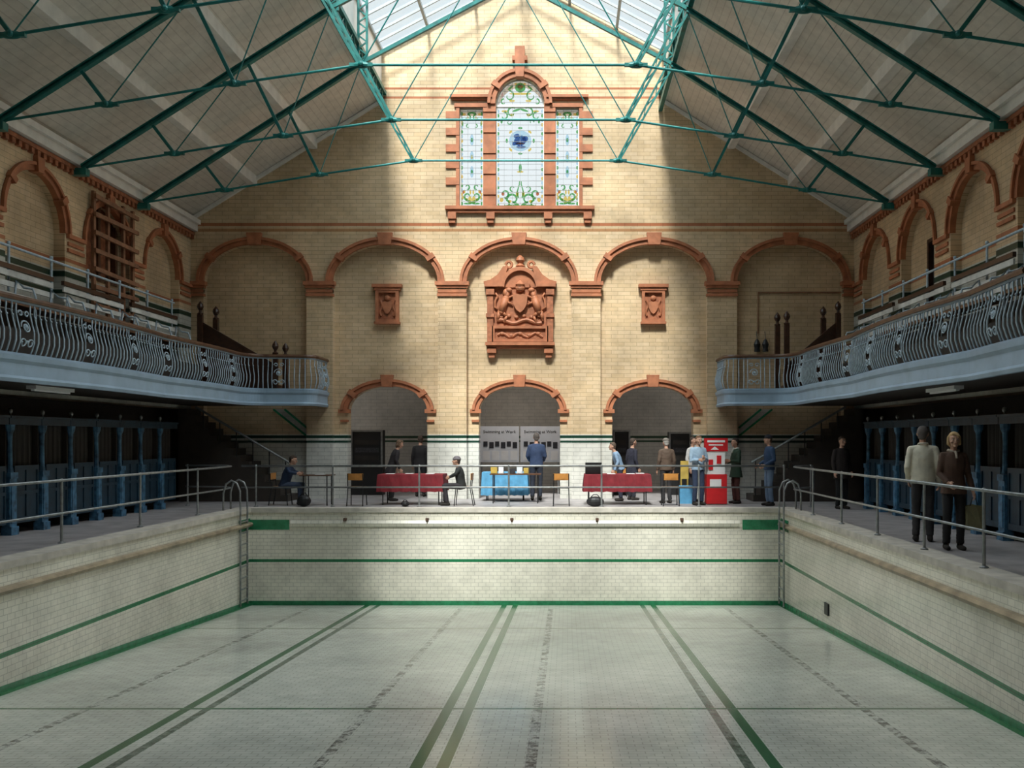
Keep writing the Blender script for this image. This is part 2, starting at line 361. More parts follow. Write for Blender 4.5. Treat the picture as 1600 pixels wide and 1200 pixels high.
def stained(idx,c,h,z0,z1,r):
    root=struct(thing('window_%d'%idx,None,None,(c,24.86,z0)))
    mb=MB(); mb.plate([wloop(c,h,z0,z1,r)],'xz',24.86,24.87)
    def d(m,*a,**k): mb.mt(m); disc(mb,*a,**k); mb.mt(0)
    def rb(m,*a): mb.mt(m); ribbon(mb,*a); mb.mt(0)
    for sx in (-1,1):
        X=c+sx*(h-.05)
        z=z0+.1;k=0
        while z<z1-.05:
            d((1,5,2,5)[k%4],X,z,.03,.05); z+=.12;k+=1
        sc=h/.64; s2=max(sc,.62)
        if r:
            rb(1,spiral(c+sx*.2,z0+.26,.17,PI/2-sx*PI/2,sx*5),.034); rb(1,spiral(c+sx*.42,z0+.42,.13,-PI/2,-sx*4.6),.03); rb(1,spiral(c+sx*.38,z0+.14,.11,PI/2,sx*4.4),.028); rb(1,spiral(c+sx*.2,z0+.56,.09,-PI/2,sx*4.4),.02)
            rb(1,[(c+sx*(.05+.03*math.sin(t)),z0+.3+t*.09) for t in range(6)],.022)
            rb(1,spiral(c+sx*.22,z1-.16,.15,PI/2+sx*.6,-sx*5),.026); rb(1,spiral(c+sx*.44,z1-.26,.12,PI/2,sx*4.5),.024); rb(1,spiral(c+sx*.3,z1-.42,.07,0,sx*4),.016)
        else:
            rb(1,spiral(c+sx*.11,z0+.3,.11,-PI/2,sx*4.8),.03); rb(1,spiral(c+sx*.13,z0+.55,.08,-PI/2,-sx*4.5),.024); rb(1,spiral(c+sx*.12,z1-.22,.10,PI/2,sx*4.6),.024); rb(1,spiral(c+sx*.1,z1-.45,.06,PI/2,-sx*4.2),.016)
            d(2,c+sx*.05,z0+.2,.05,.1); d(2,c+sx*.2,z0+.42,.03,.05)
        for (ax,az,rx,rz,ro,m) in ((.12,.10,.12,.035,.5,1),(.5,.2,.05,.06,.3,2),(.08,.36,.04,.07,0,2),(.28,.16,.05,.04,0,2),(.46,.36,.045,.05,0,4),(.22,.05,.18,.025,0,1)):
            d(m,c+sx*ax*sc,z0+.05+az,rx*s2,rz,sx*ro)
        for (ax,az,rx,rz,ro,m) in ((.1,-.07,.12,.03,-.3,1),(.22,-.2,.05,.04,0,2),(.42,-.1,.08,.03,0,2),(.5,-.36,.03,.07,0,1)):
            d(m,c+sx*ax*sc,z1-.03+az,rx*s2,rz,sx*ro)
    if r:
        zc=9.58
        d(5,c,zc,.30,.28,n=20)
        for (ax,az,rx,rz,ro) in ((0,0,.17,.14,.3),(.13,.05,.09,.07,0),(-.13,-.06,.1,.06,.5),(.02,-.17,.13,.04,0),(-.1,.13,.08,.05,.4)): d(3,c+ax,zc+az,rx,rz,ro,y0=24.815,y1=24.82)
        d(5,c+.02,zc+.07,.09,.05,.3,y0=24.80,y1=24.805); d(4,c,zc-.08,.12,.025,y0=24.80,y1=24.805)
        for a in range(8): d(2 if a%2 else 1,c+.36*math.cos(a*.785),zc+.34*math.sin(a*.785),.06,.03,a*.785+1.57)
        d(1,c,11.0,.14,.13,n=16); d(4,c,11.02,.07,.08); d(2,c,10.84,.3,.03)
        for sx in (-1,1):
            rb(1,spiral(c+sx*.3,10.78,.15,PI/2,sx*5),.024); rb(1,spiral(c+sx*.44,10.62,.09,PI/2,-sx*4),.02)
            d(2,c+sx*.22,10.65,.08,.03); d(1,c+sx*.26,11.0,.1,.025,-sx*.7); d(2,c+sx*.12,11.1,.03,.03)
        for zz in (8.85,): d(1,c,zz,.04,.12); d(2,c,zz-.1,.09,.025)
    else:
        for zz in (8.75,9.15,9.6): d(5,c,zz,.05,.16); d(1 if zz!=9.15 else 2,c,zz,.03,.06)
    mb.build('stained_glass_pane',GM,root,fixn=False)
    mb=MB()
    n=6 if r else 3
    for i in range(1,n):
        x=c-h+2*h*i/n
        top=z1+(r*math.sqrt(max(0,1-((x-c)/h)**2)) if r else 0)
        mb.box(x-.004,x+.004,24.805,24.825,z0,top)
    z=z0+.15
    while z<z1+(r or 0)-.05:
        hh=h if z<z1 else h*math.sqrt(max(0,1-((z-z1)/r)**2)) if r else h
        mb.box(c-hh,c+hh,24.805,24.825,z-.004,z+.004); z+=.15
    mb.build('leading',M['lead'],root)
    mb=MB()
    if r:
        o=wloop(c,h,z0,z1,r); i_=wloop(c,h-.035,z0+.035,z1,r-.035); mb.plate([o,i_],'xz',24.8,24.88)
        mb.box(c-h,c+h,24.78,24.88,z1-.03,z1+.03)
    else: mb.plate([wloop(c,h,z0,z1,0),wloop(c,h-.03,z0+.03,z1-.03,0)],'xz',24.8,24.88)
    mb.build('window_frame',M['white'],root)
stained(1,WC,.64,7.75,10.5,.70); stained(2,WC-1.295,.315,7.80,10.42,0); stained(3,WC+1.26,.315,7.80,10.42,0)

# ---------------- crest plaques
def shield(mb,x,z,w,h,y0,y1):
    mb.plate([[(x-w,z+h*.8),(x-w*.4,z+h),(x,z+h*.9),(x+w*.4,z+h),(x+w,z+h*.8),(x+w*.9,z-.1*h),(x+w*.5,z-h*.7),(x,z-h),(x-w*.5,z-h*.7),(x-w*.9,z-.1*h)]],'xz',y0,y1)
RX=WC
root=thing('coat_of_arms_plaque','large terracotta royal coat of arms plaque with lion and unicorn supporters and pediment','wall plaque',(RX,RY-.1,4.0))
mb=MB(); mb.box(RX-.83,RX+.83,RY-.12,RY-.001,4.12,5.65)
for sx in (-1,1):
    mb.box(RX+sx*.8-.08,RX+sx*.8+.08,RY-.2,RY-.001,4.2,5.6)
    mb.box(RX+sx*.8-.11,RX+sx*.8+.11,RY-.24,RY-.001,4.85,4.95); mb.box(RX+sx*.8-.11,RX+sx*.8+.11,RY-.24,RY-.001,5.45,5.6)
mb.build('back_panel',M['terra_d'],root)
mb=MB()
RYm=RY-.001
mb.box(RX-.95,RX-.45,RY-.28,RYm,5.66,5.76); mb.box(RX+.45,RX+.95,RY-.28,RYm,5.66,5.76)
for sx in (-1,1):
    o=[(RX+sx*.97,5.74),(RX+sx*.97,5.80),(RX+sx*.8,5.84),(RX+sx*.6,5.98),(RX+sx*.45,6.2),(RX+sx*.32,6.2),(RX+sx*.4,5.95),(RX+sx*.5,5.74)]
    mb.plate([o],'xz',RY-.25,RYm)
    mb.tube([(RX+sx*(.3+.08*math.cos(t*.5)),RY-.2,6.25+.08*math.sin(t*.5)) for t in range(13)],.04,6)
mb.plate([arc(RX,5.65,.48,.5,16)],'xz',RY-.16,RYm)
o=arc(RX,5.65,.52,.54,16); i=arc(RX,5.65,.42,.44,16); mb.plate([o+i[::-1]],'xz',RY-.26,RYm)
mb.lathe([(.05,0),(.13,.05),(.06,.12),(.12,.2),(.1,.28),(.03,.34)],(RX,RY-.14,6.17),10)
mb.build('pediment',M['terra'],root)
mb=MB(); shield(mb,RX,5.22,.2,.25,RY-.26,RY-.1)
mb.ball((RX,RY-.2,5.62),(.13,.1,.1)); mb.lathe([(.1,0),(.13,.06),(.05,.14),(.02,.17)],(RX,RY-.2,5.66),8)
mb.build('shield',M['terra'],root)
for sx,nm in ((-1,'lion_supporter'),(1,'unicorn_supporter')):
    mb=MB(); X=lambda a:RX+sx*a; Y=RY-.17
    mb.cap((X(.5),Y,5.0),(X(.38),Y,5.35),.09,.1,8); mb.cap((X(.38),Y,5.35),(X(.33),Y-.02,5.52),.08,.06,8)
    mb.ball((X(.30),Y-.03,5.57),(.09,.08,.07),8); mb.cap((X(.36),Y,5.35),(X(.2),Y,5.42),.04,.03,6); mb.cap((X(.38),Y,5.28),(X(.22),Y,5.2),.04,.03,6)
    mb.cap((X(.5),Y,5.0),(X(.36),Y,4.88),.06,.04,6); mb.cap((X(.36),Y,4.88),(X(.42),Y,4.74),.04,.04,6); mb.cap((X(.55),Y,5.0),(X(.6),Y,4.78),.06,.04,6)
    mb.tube([(X(.57),Y,5.05),(X(.68),Y,5.12),(X(.66),Y,5.3),(X(.6),Y,5.42),(X(.66),Y,5.5)],.03,6)
    if sx>0: mb.tube([(X(.27),Y-.05,5.63),(X(.24),Y-.08,5.8)],[.02,.005],6)
    else: mb.ball((X(.37),Y,5.5),(.1,.09,.12),8)
    mb.build(nm,M['terra'],root,smooth=True)
mb=MB()
mb.plate([[(RX-.75,4.2),(RX+.75,4.2),(RX+.75,4.62),(RX-.75,4.62)],[(RX-.68,4.27),(RX+.68,4.27),(RX+.68,4.55),(RX-.68,4.55)]],'xz',RY-.2,RY-.1)
mb.tube([(RX-.6+.1*t,RY-.13,4.38+.06*math.sin(t*1.4)) for t in range(13)],.035,6)
for k in range(5): mb.ball((RX-.48+.24*k,RY-.13,4.42-.05*(k%2)),(.07,.05,.05),6)
mb.tube([(RX-.62+.1*t,RY-.15,4.74+.05*math.sin(t*.95+.5)) for t in range(13)],.045,6)
for k in range(6): mb.ball((RX-.5+.2*k,RY-.14,4.86+.03*(k%2)),(.06,.05,.05),6)
mb.build('scroll_panel',M['terra'],root)
mb=MB(); mb.box(RX-.92,RX+.92,RY-.3,RYm,4.1,4.18); mb.box(RX-.88,RX+.88,RY-.22,RYm,4.02,4.1)
for sx in (-1,1):
    mb.box(RX+sx*.76-.12,RX+sx*.76+.12,RY-.22,RYm,3.9,4.05); mb.box(RX+sx*.76-.08,RX+sx*.76+.08,RY-.16,RYm,3.78,3.9)
mb.build('ledge',M['terra'],root)
for c,lab in ((-3.63,'small square terracotta shield plaque left of the large coat of arms'),(3.5,'small square terracotta shield plaque right of the large coat of arms')):
    r=thing('shield_plaque',lab,'wall plaque',(c,RY-.05,4.68))
    mb=MB(); mb.plate([[(c-.31,4.72),(c+.31,4.72),(c+.31,5.6),(c-.31,5.6)],[(c-.23,4.8),(c+.23,4.8),(c+.23,5.52),(c-.23,5.52)]],'xz',RY-.14,RYm)
    mb.box(c-.4,c+.4,RY-.2,RYm,5.66,5.74); mb.box(c-.35,c+.35,RY-.16,RYm,5.58,5.67); mb.box(c-.34,c+.34,RY-.18,RYm,4.68,4.74)
    mb.build('frame',M['terra'],r)
    mb=MB(); mb.box(c-.24,c+.24,RY-.05,RYm,4.78,5.54); mb.build('panel',M['terra_d'],r)
    mb=MB(); shield(mb,c,5.12,.13,.17,RY-.11,RY-.04)
    for sx in (-1,1):
        mb.tube([(c+sx*(.17+.03*math.sin(t)),RY-.07,4.9+.06*t) for t in range(8)],.03,6)
    mb.ball((c,RY-.08,5.38),(.08,.05,.07),8); mb.build('shield',M['terra'],r)

# ------------------------------------------------------------------ side walls
YB=-4.0
for s,nm in ((-1,'left'),(1,'right')):
    X=s*8.82
    sb=[(17.5,1.13),(20.25,1.1),(22.98,1.1),(14.75,1.13)]
    holes=[]
    for c,h in sb: holes.append([(c-h+.15,3.0)]+[(c-h+.15,5.7)]+arc(c,5.7,h-.15,.95,16)[1:-1]+[(c+h-.15,5.7),(c+h-.15,3.0)])
    mb=MB(); mb.plate([[(YB,2.4),(RY,2.4),(RY,7.5),(YB,7.5)]]+holes,'yz',X,X+s*.22)
    struct(mb.build('wall_'+nm+'_arcade',M['buff_side']))
    mb=MB(); xs=sorted((X+s*.22,X+s*.5))
    if s<0:
        mb.plate([[(YB,2.4),(RY,2.4),(RY,7.5),(YB,7.5)],wloop(20.25,.78,5.05,6.35,.7)],'yz',X+s*.22,X+s*.5)
    else:
        mb.plate([[(YB,2.4),(RY,2.4),(RY,7.5),(YB,7.5)],[(19.25,3.9),(20.1,3.9),(20.1,5.85),(19.25,5.85)]],'yz',X+s*.22,X+s*.5)
    struct(mb.build('wall_'+nm,M['buff_side']))
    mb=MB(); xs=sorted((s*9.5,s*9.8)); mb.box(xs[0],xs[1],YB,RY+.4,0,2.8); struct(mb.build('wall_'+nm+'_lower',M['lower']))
    for c,h in sb:
        mb=MB(); archband(mb,c,5.7,h-.15,.95,.15,X-s*.02,X+s*.1,'yz',kw=.12)
        trim(mb,M['terra'])
    for yy in (13.4,16.12,18.87,21.6,24.3):
        mb=MB()
        for z0,z1,e in ((5.35,5.42,.01),(5.48,5.55,0),(5.62,5.7,.04)):
            xs=sorted((X-s*(.03+e),X+s*.2)); mb.box(xs[0],xs[1],yy-.3-e,min(yy+.3+e,24.69),z0,z1)
        trim(mb,M['terra'])
    mb=MB()
    xs=sorted((X-s*.10,X)); mb.box(xs[0],xs[1],YB,FY,7.02,7.1)
    y=10.0
    while y<24.6:
        xs=sorted((X-s*.08,X)); mb.box(xs[0],xs[1],y,y+.1,6.92,7.02); y+=.2
    trim(mb,M['terra_d'])
    mb=MB(); xs=sorted((X-s*.18,X)); mb.box(xs[0],xs[1],YB,FY,7.12,7.3); xs=sorted((X-s*.26,X)); mb.box(xs[0],xs[1],YB,FY,7.3,7.42)
    trim(mb,M['white'])
root=struct(thing('window_4',None,None,(-9.2,20.25,5.05)))
mb=MB(); mb.plate([wloop(20.25,.76,5.07,6.35,.68)],'yz',-9.2,-9.16); mb.build('blocked_pane',M['terra_d'],root)
mb=MB(); mb.plate([wloop(20.25,.78,5.05,6.35,.70),wloop(20.25,.68,5.15,6.35,.6)],'yz',-9.16,-9.0)
mb.box(-9.14,-9.02,20.2,20.3,5.1,6.95); mb.build('window_frame',M['woodm'],root)
r=thing('timber_scaffold','raw timber battens nailed ladder-like over the blocked window in the left wall','timber frame',(-8.75,20.25,3.81))
for yy in (19.45,20.05,20.75,21.2):
    MB().bar((-8.74,yy,3.81),(-8.74,yy,6.8),.06,.09).build('upright',M['plank'],r)
for k in range(7): MB().bar((-8.66,19.35,4.4+.38*k),(-8.66,21.3,4.36+.38*k+.05*(k%2)),.05,.09).build('batten',M['plank'],r)
root=struct(thing('door_1',None,None,(9.1,19.68,3.9)))
MB().box(9.1,9.16,19.27,20.08,3.9,5.83).build('door_leaf',M['dark'],root)
mb=MB(); mb.plate([[(19.2,3.9),(20.15,3.9),(20.15,5.92),(19.2,5.92)],[(19.28,3.88),(20.07,3.88),(20.07,5.84),(19.28,5.84)]],'yz',9.0,9.1); mb.build('door_frame',M['wood'],root)
struct(MB().box(-9.8,9.8,YB-.3,YB,-1.5,14).build('wall_front',M['buff']))

# ------------------------------------------------------------------ ceiling, lantern
LY=8.6
for s in (-1,1):
    mb=MB(); mb.plate([[(s*9.4,7.5-.36),(s*3.75,10.65),(s*3.75,10.78),(s*9.4,7.5-.23)]],'xz',YB,RY+.4)
    struct(mb.build('ceiling',M['ceil']))
    mb=MB(); xs=sorted((s*3.75,s*3.83)); mb.box(xs[0],xs[1],YB,RY+.4,10.6,11.95); struct(mb.build('ceiling_lantern_side',M['white']))
    mb=MB(); mb.plate([[(s*3.85,11.85),(0,13.9),(0,14),(s*3.85,11.95)]],'xz',YB,LY); struct(mb.build('ceiling_lantern_sunblock',M['ceil']))  # unseen boarded stretch, shaped to keep sun and skylight off the near pool
    root=struct(thing('window_%d'%(5 if s<0 else 6),None,None,(s*1.9,16,12.9)))
    mb=MB(); mb.plate([[(s*3.8,11.9),(0,13.92),(0,13.94),(s*3.8,11.92)]],'xz',LY,RY+.4); mb.build('lantern_glass',M['lanternglass'],root)
    mb=MB(); y=LY
    while y<25.3:
        mb.bar((s*3.8,y,11.88),(0,y,13.88),.04,.06); y+=.5
    for t in (.02,.34,.67,.98): mb.bar((s*3.8*(1-t),LY,11.86+2*t),(s*3.8*(1-t),25.3,11.86+2*t),.07,.08)
    mb.build('glazing_bars',M['bar'],root)
    for xx,nm in ((7.15,1),(5.55,2)):
        z=10.65-(xx-3.75)*.621-.11
        mb=MB(); mb.box(min(s*(xx-.09),s*(xx+.09)),max(s*(xx-.09),s*(xx+.09)),YB,FY,z-.10,z+.16)
        o=mb.build('roof_purlin',M['white'])
        tag(o,'white painted purlin under the %s roof slope, %s'%('left' if s<0 else 'right','lower of the two, nearer the eaves' if nm==1 else 'upper of the two, nearer the skylight'),'purlin')
    mb=MB(); xs=sorted((s*3.62,s*3.72)); mb.box(xs[0],xs[1],YB,FY,10.32,10.45); mb.box(xs[0],xs[1],YB,FY,10.75,10.85)
    y=7
    while y<24: mb.bar((s*3.67,y,10.4),(s*3.67,y+.4,10.8),.03,.04); mb.bar((s*3.67,y+.4,10.8),(s*3.67,y+.8,10.4),.03,.04); y+=.8
    tag(mb.build('lattice_girder',M['teal']),'teal lattice girder along the %s edge of the skylight'%('left' if s<0 else 'right'),'girder')

# ------------------------------------------------------------------ trusses
def make_truss():
    root=thing('roof_truss',None,'roof truss')
    nodes=[(6.75,7.37),(4.55,7.73),(2.37,8.05)]
    def raf(x): return 7.15+(8.62-x)*(3.2/5.02)
    for s in (-1,1):
        mb=MB()
        mb.bar((s*8.62,0,7.13),(s*3.6,0,10.33),.11,.025); mb.bar((s*8.62,0,7.03),(s*3.6,0,10.23),.11,.025); mb.bar((s*8.62,0,7.08),(s*3.6,0,10.28),.025,.10)
        mb.build('principal_rafter',M['teal'],root)
        mb=MB(); mb.bar((s*3.6,0,10.3),(0,0,12.2),.08,.08); mb.build('upper_rafter',M['teal'],root)
        mb=MB(); 
        for dx in (-.1,.1): mb.bar((s*3.55+dx,0,10.25),(s*3.55+dx,0,11.85),.05,.05)
        for k in range(5):
            mb.bar((s*3.55-.1,0,10.35+k*.3),(s*3.55+.1,0,10.5+k*.3),.03,.03); mb.bar((s*3.55+.1,0,10.5+k*.3),(s*3.55-.1,0,10.65+k*.3),.03,.03)
        mb.build('lantern_post',M['teal'],root)
        for i,(nx,nz) in enumerate(nodes):
            tx=[7.25,5.3,3.6][i]; tz=raf(tx) if i<2 else 10.3
            mb=MB(); p=Vector((s*nx,0,nz)); q=Vector((s*tx,0,tz))
            if i<2: mb.bar(p,q,.06,.06)
            else:
                n=Vector((-(q-p).z,0,(q-p).x)).normalized()*.07
                mb.bar(p+n*.3,q+n,.05,.04); mb.bar(p-n*.3,q-n,.05,.04)
                K=9
                for k in range(K):
                    a=p.lerp(q,k/K)+n*(.3+.7*k/K)*(1 if k%2 else -1); b2=p.lerp(q,(k+1)/K)-n*(.3+.7*(k+1)/K)*(1 if k%2 else -1)
                    mb.bar(a,b2,.02,.03)
            mb.build('strut',M['teal'],root)
            mb=MB(); mb.ball((s*nx,0,nz),(.17,.05,.06),10); mb.box(s*nx-.2,s*nx+.2,-.03,.03,nz-.03,nz+.03); mb.ball((s*nx,-.05,nz),.05,8)
            mb.build('tie_joint',M['teal'],root,smooth=False)
        for i in (0,1):
            p=(s*nodes[i][0],0,nodes[i][1]); tx=[5.3,3.6][i]
            MB().tube([p,(s*tx,0,raf(tx) if i==0 else 10.25)],.012,6).build('brace_rod',M['teal2'],root)
        MB().tube([(s*2.37,0,8.05),(0,0,12.2)],.012,6).build('brace_rod',M['teal2'],root)
        MB().tube([(s*8.6,0,7.08)]+[(s*a,0,b_) for a,b_ in nodes],.024,8).build('tie_rod',M['teal2'],root)
        MB().box(min(s*8.5,s*8.8),max(s*8.5,s*8.8),-.08,.08,6.92,7.06).build('shoe_bracket',M['teal'],root)
    MB().tube([(-2.37,0,8.05),(2.37,0,8.05)],.024,8).build('tie_rod',M['teal2'],root)
    return root
tr=make_truss()
tl=['farthest teal iron roof truss, closest to the stained glass wall','second teal iron roof truss from the stained glass wall','third teal iron roof truss from the stained glass wall','nearest teal iron roof truss, cut off by the top of the photo']
for i,y in enumerate((21.5,18.75,16.0,13.25)):
    o=tr if i==0 else copy_tree(tr); o.location=(0,y,0); o['label']=tl[i]; o['group']='teal roof trusses'

# ------------------------------------------------------------------ floor and pool
PN,PF,PW=.8,21.3,6.1
mb=MB(); mb.plate([[(-9.8,YB),(9.8,YB),(9.8,29.5),(-9.8,29.5)],[(-PW-.3,PN-.3),(PW+.3,PN-.3),(PW+.3,PF+.3),(-PW-.3,PF+.3)]],'xy',-.3,0)
struct(mb.build('floor',M['deck']))
def fz(y): return -2.2+(PF-y)*.0566
mb=MB()
mb.add([(-PW,PN,fz(PN)),(PW,PN,fz(PN)),(PW,PF,fz(PF)),(-PW,PF,fz(PF)),(-PW,PN,-2.6),(PW,PN,-2.6),(PW,PF,-2.6),(-PW,PF,-2.6)],[(0,1,2,3),(4,7,6,5),(0,4,5,1),(1,5,6,2),(2,6,7,3),(3,7,4,0)])
struct(mb.build('floor_pool',M['poolf']))
mb=MB(); mb.box(-PW-.3,PW+.3,PF,PF+.3,-2.6,-.02); struct(mb.build('wall_pool_back',M['poolx']))
for s,nm in ((-1,'left'),(1,'right')):
    xs=sorted((s*PW,s*(PW+.3))); mb=MB(); mb.box(xs[0],xs[1],PN-.3,PF,-2.6,-.02); struct(mb.build('wall_pool_'+nm,M['pooly']))
    mb=MB(); mb.bar((s*(PW-.004),PN,fz(PN)+.045),(s*(PW-.004),PF,fz(PF)+.045),.012,.09); struct(mb.build('baseboard_pool_'+nm,M['green']))
struct(MB().box(-PW,PW,PN-.3,PN,-2.6,-.02).build('wall_pool_front',M['poolx']))
mb=MB(); mb.box(-PW,PW,PF-.012,PF+.01,-2.2,-2.11); struct(mb.build('baseboard_pool_back',M['green']))
for s in (-1,1):
    mb=MB(); xs=sorted((s*(PW-.04),s*(PW+.36))); mb.box(xs[0],xs[1],PN-.3,PF-.04,-.08,.015); trim(mb,M['coping'])
    mb=MB(); mb.sweep([(s*PW,PN),(s*PW,PF)],[(0,-.30),(s*.06,-.31),(s*.09,-.35),(s*.06,-.40),(0,-.41)]); trim(mb,M['trough'])
mb=MB(); mb.box(-PW-.36,PW+.36,PF-.04,PF+.36,-.08,.016); trim(mb,M['coping'])
x0,x1=PX(455,21.3),PX(1155,21.3)
mb=MB(); mb.sweep([(x0,PF),(x1,PF)],[(0,-.26),(-.05,-.27),(-.08,-.33),(-.05,-.40),(0,-.42)]); trim(mb,M['poolx'])
for a,b_ in ((372,452),(1160,1228)):
    mb=MB(); mb.box(max(PX(a,21.3),-PW),min(PX(b_,21.3),PW),PF-.01,PF+.01,-.48,-.25); trim(mb,M['green'])
for s in (-1,1):
    mb=MB(); xs=sorted((s*PW,s*(PW-.01))); mb.box(xs[0],xs[1],20.6,PF,-.48,-.42); mb.box(xs[0],xs[1],20.6,PF,-.29,-.22); trim(mb,M['green'])
for i,p in enumerate((540,668,800,933,1065)):
    x=PX(p,21.3); mb=MB(); mb.box(x-.035,x+.035,PF-.09,PF+.0,-.28,-.21); mb.tube([(x,PF-.08,-.25),(x,PF-.13,-.27)],.015,8)
    tag(mb.build('lane_rope_hook',M['hook']),'small rusty lane rope hook on the far pool edge, number %s from the left'%('one two three four five'.split()[i]),'hook','lane rope hooks')
x=6.09; mb=MB(); mb.box(x-.02,x+.01,17.4,17.65,-1.72,-1.5)
tag(mb.build('outlet_grille',M['black']),'small dark outlet grille low in the right pool wall','grille')
struct(MB().box(-9.8,9.8,29.0,29.3,0,4.6).build('wall_corridor',M['cream']))
struct(MB().box(-9.8,9.8,RY+.4,29.3,4.0,4.1).build('ceiling_corridor',M['white']))
for x in (-1.9,1.72): struct(MB().box(x-.12,x+.12,RY+.4,29.0,0,4.0).build('wall_corridor_pier',M['lower']))

# ------------------------------------------------------------------ galleries
def gpath(s,y0,step=.05):
    pts=[]; y=y0
    while y<22.5:
        pts.append((s*(6.95-.14*abs(math.sin(PI*(y-13.25)/5.5))),y)); y+=step
    x0=pts[-1][0]*s
    for k in range(1,13):
        t=PI/2*k/12; pts.append((s*(x0-(.55)*(1-math.cos(t))),22.5+.75*math.sin(t)))
    xe=x0-.55
    while xe>5.5: xe-=step; pts.append((s*xe,23.25+.12*math.sin((x0-.55-xe)/1.0*1.2)))
    yb=pts[-1][1]
    for k in range(1,9):
        t=PI/2*k/8; pts.append((s*(xe-.3*math.sin(t)),yb+.3*(1-math.cos(t))))
    yb=pts[-1][1]; xx=pts[-1][0]
    while yb<24.55: yb+=step; pts.append((xx,yb))
    return pts
def resample(p,st):
    out=[]; acc=0; nxt=0
    for i in range(len(p)-1):
        a=Vector(p[i]);b_=Vector(p[i+1]);L=(b_-a).length
        while nxt<=acc+L: out.append((a.lerp(b_,(nxt-acc)/L),(b_-a).normalized())); nxt+=st
        acc+=L
    return out
balprof=[(0,2.85),(.03,2.92),(.07,3.05),(.07,3.18),(.03,3.34),(.0,3.48),(.01,3.56),(0,3.62)]
def make_bal():
    mb=MB(); mb.tube([(0,a,z-2.84) for a,z in balprof],[.012,.014,.014,.013,.011,.011,.013,.012],6)
    mb.ball((0,.02,3.42-2.84),.018,6)
    return mb
def make_scroll():
    mb=MB()
    def P(u,z):
        zz=z+2.84; a=0
        for i in range(len(balprof)-1):
            if balprof[i][1]<=zz<=balprof[i+1][1]:
                t=(zz-balprof[i][1])/(balprof[i+1][1]-balprof[i][1]); a=balprof[i][0]*(1-t)+balprof[i+1][0]*t
        return (u,a,z)
    for (cu,cz,r,t0,tt) in ((-.08,.18,.07,0,7),(.08,.18,.07,0,7),(0,.42,.11,0,6.3),(0,.42,.05,0,6.3),(-.07,.62,.05,0,6),(.07,.62,.05,0,6)):
        mb.tube([P(cu+math.copysign(1,cu or 1)*r*(1-.04*k)*math.cos(t0+tt*k/14),min(.77,max(.01,cz+r*(1-.04*k)*math.sin(t0+tt*k/14)))) for k in range(15)],.012,5)
    for u in (-.16,.16): mb.tube([P(u,z) for z in (0.01,.1,.2,.35,.5,.64,.76)],.012,5)
    mb.ball(P(0,.42),.035,8); mb.ball(P(0,.2),.025,6)
    return mb
